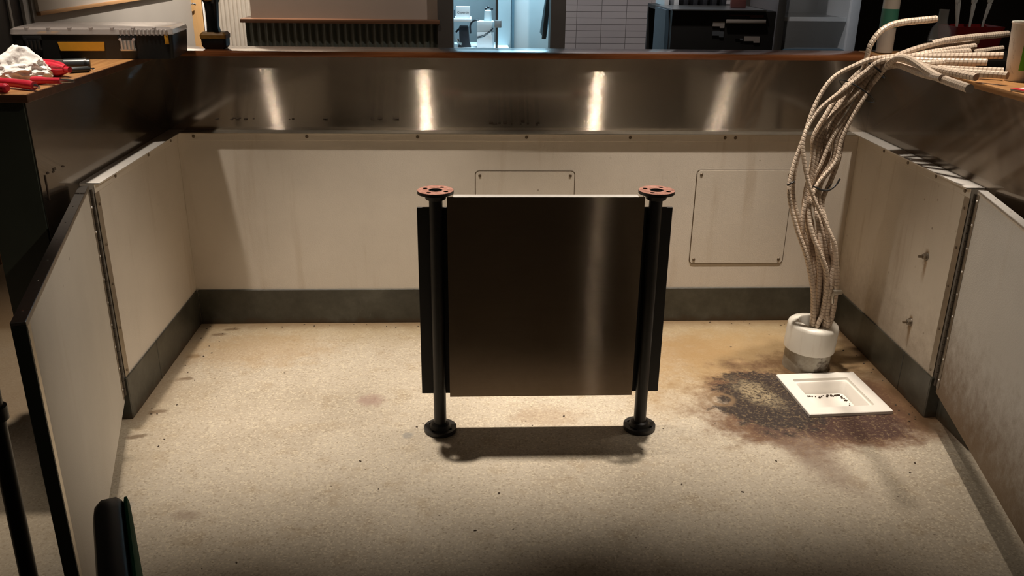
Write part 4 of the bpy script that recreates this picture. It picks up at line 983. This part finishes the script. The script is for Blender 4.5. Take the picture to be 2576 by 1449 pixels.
# black cabinet of pigeon holes
cb_ = thing('black_cabinet', 'black pigeon hole cabinet in front of the tiled wall', 'cabinet', (1.55, 5.75, 0))
B((1.243, 5.62, 0), (1.90, 6.05, 1.120), .004).build('carcass', 'cab_black', cb_)
m = MB(); m.prism([(5.64, 0), (6.04, 0), (6.04, 1.118), (5.70, 1.118)], 1.218, 1.2425, Matrix(((0, 0, 1, 0), (1, 0, 0, 0), (0, 1, 0, 0), (0, 0, 0, 1)))); m.build('side_panel', 'cab_side', cb_)
B((1.235, 5.60, 1.1205), (1.83, 6.05, 1.128)).build('top_edge', 'steel_dim', cb_)
for x0_, x1_, z0_, z1_ in ((1.585, 1.836, 1.048, 1.070),): B((x0_, 5.605, z0_), (x1_, 5.6195, z1_), .003).build('rail', 'paper', cb_)
for i, (xa, xb, za, zb_, mt, lab) in enumerate(((1.503, 1.578, 1.018, 1.056, 'paper', 'upper tan tag on the left of the black cabinet'), (1.506, 1.578, .962, .996, 'ink', 'grey tag below the tan one on the black cabinet'), (1.712, 1.812, .930, .968, 'paper', 'tan tag low on the right of the black cabinet'), (1.655, 1.705, .944, .954, 'ink', 'thin grey slip beside the low tan tag'), (1.60, 1.82, 1.080, 1.098, 'maroon', 'dark red strip above the rail of the black cabinet'))):
    tag(MB().prism([(xa, zb_), (xa, za + .010), (xa + (xb - xa) * .6, za + .010), (xa + (xb - xa) * .62, za), (xb, za), (xb, zb_)], 0, .004, Matrix.Translation((0, 5.6195, 0)) @ Matrix.Rotation(pi / 2, 4, 'X')).build('tag', mt), lab, 'tag')
tag(B((1.660, 5.80, 1.1285), (1.757, 5.83, 1.20), .004).build('card_holder', 'maroon'), 'maroon card holder standing on the black cabinet', 'card holder')
for k in range(7):
    x = 1.29 + k * .065
    tag(MB().box((x, 6.10, 1.12), (x + .032, 6.40, 1.36), .003).build('binder', 'steel_bright' if k in (0, 1) else 'kit_dark'), ('pale binder leftmost behind the cabinet top', 'pale binder second from left behind the cabinet top', 'dark binder third from left behind the cabinet', 'dark binder in the middle behind the cabinet', 'dark binder third from right behind the cabinet', 'dark binder second from right behind the cabinet', 'dark binder rightmost behind the cabinet')[k], 'binder', 'binders behind the black cabinet')
bs = thing('back_shelf', 'dark shelf carrying the binders behind the cabinet', 'shelf', (1.5, 6.3, 0)); B((1.24, 6.08, 1.095), (1.90, 6.42, 1.119)).build('board', 'cab_black', bs); B((1.24, 6.38, 0), (1.90, 6.42, 1.095)).build('back', 'cab_black', bs)
# glass fronted fridge
fg = thing('display_fridge', 'stainless glass fronted fridge at the right beyond the bar', 'fridge', (2.38, 6.5, 0))
B((2.09, 6.16, 0), (2.145, 6.80, 2.0), .004).build('stile', 'steel_dim', fg); B((2.60, 6.16, 0), (2.665, 6.80, 2.0), .004).build('stile', 'steel_bright', fg)
B((2.09, 6.78, 0), (2.665, 6.80, 2.0)).build('back', 'steel_dim', fg); B((2.145, 6.18, 0), (2.60, 6.78, .835), .003).build('lower_panel', 'cab_side', fg)
B((2.148, 6.22, 1.030), (2.598, 6.77, 1.042)).build('shelf', 'steel_dim', fg); B((2.148, 6.205, 1.022), (2.598, 6.22, 1.048)).build('shelf_rail', 'steel_bright', fg)
m = MB(); m.prism([(2.47, 1.02), (2.57, 1.02), (2.47, .92)], 0, .02, Matrix.Translation((0, 6.5, 0)) @ Matrix.Rotation(pi / 2, 4, 'X')); m.build('shelf_bracket', 'cab_black', fg)
B((2.146, 6.19, .836), (2.599, 6.194, 1.95)).build('glass', 'clear', fg)

# ================================================================ DEBRIS on the floor
m = MB()
for x, y in [(1.50, 2.56), (1.515, 2.60), (1.46, 2.50), (-0.985, 2.44), (-0.99, 2.40), (0.62, 2.47), (0.66, 2.45), (0.17, 2.53), (0.19, 2.50), (0.30, 2.56), (-.17, 2.52), (-.19, 2.50), (.80, 2.50), (.93, 2.27), (-.35, 2.30), (-.28, 2.15), (-.10, 2.02), (.0, 1.95), (-.55, 2.65), (-.7, 2.9)] + \
        [(XL + .03 + random.random() * .10, random.uniform(2.55, 3.3)) for _ in range(14)] + [(XR - .02 - random.random() * .05, random.uniform(2.5, 3.2)) for _ in range(14)] + \
        [(random.uniform(XL, XR), YB - .02 - random.random() * .05) for _ in range(26)] + [(random.uniform(-1, 1.4), random.uniform(1.7, 3.3)) for _ in range(16)]:
    s0 = random.uniform(.0012, .0036); t = bmesh.new(); bmesh.ops.create_icosphere(t, subdivisions=1, radius=1)
    for v in t.verts: v.co *= random.uniform(.7, 1.2)
    m._merge(t, Matrix.Translation((x, y, s0 * .4)) @ Matrix.Rotation(random.random() * 3, 4, 'Z') @ Matrix.Diagonal((s0 * 1.6, s0, s0 * .6, 1)))
o = tag(m.build('floor_debris', 'brown_chip'), 'small dark crumbs scattered over the sandy floor', 'debris'); o['kind'] = 'stuff'

for o in bpy.data.objects:
    if '_o' in o: del o['_o']
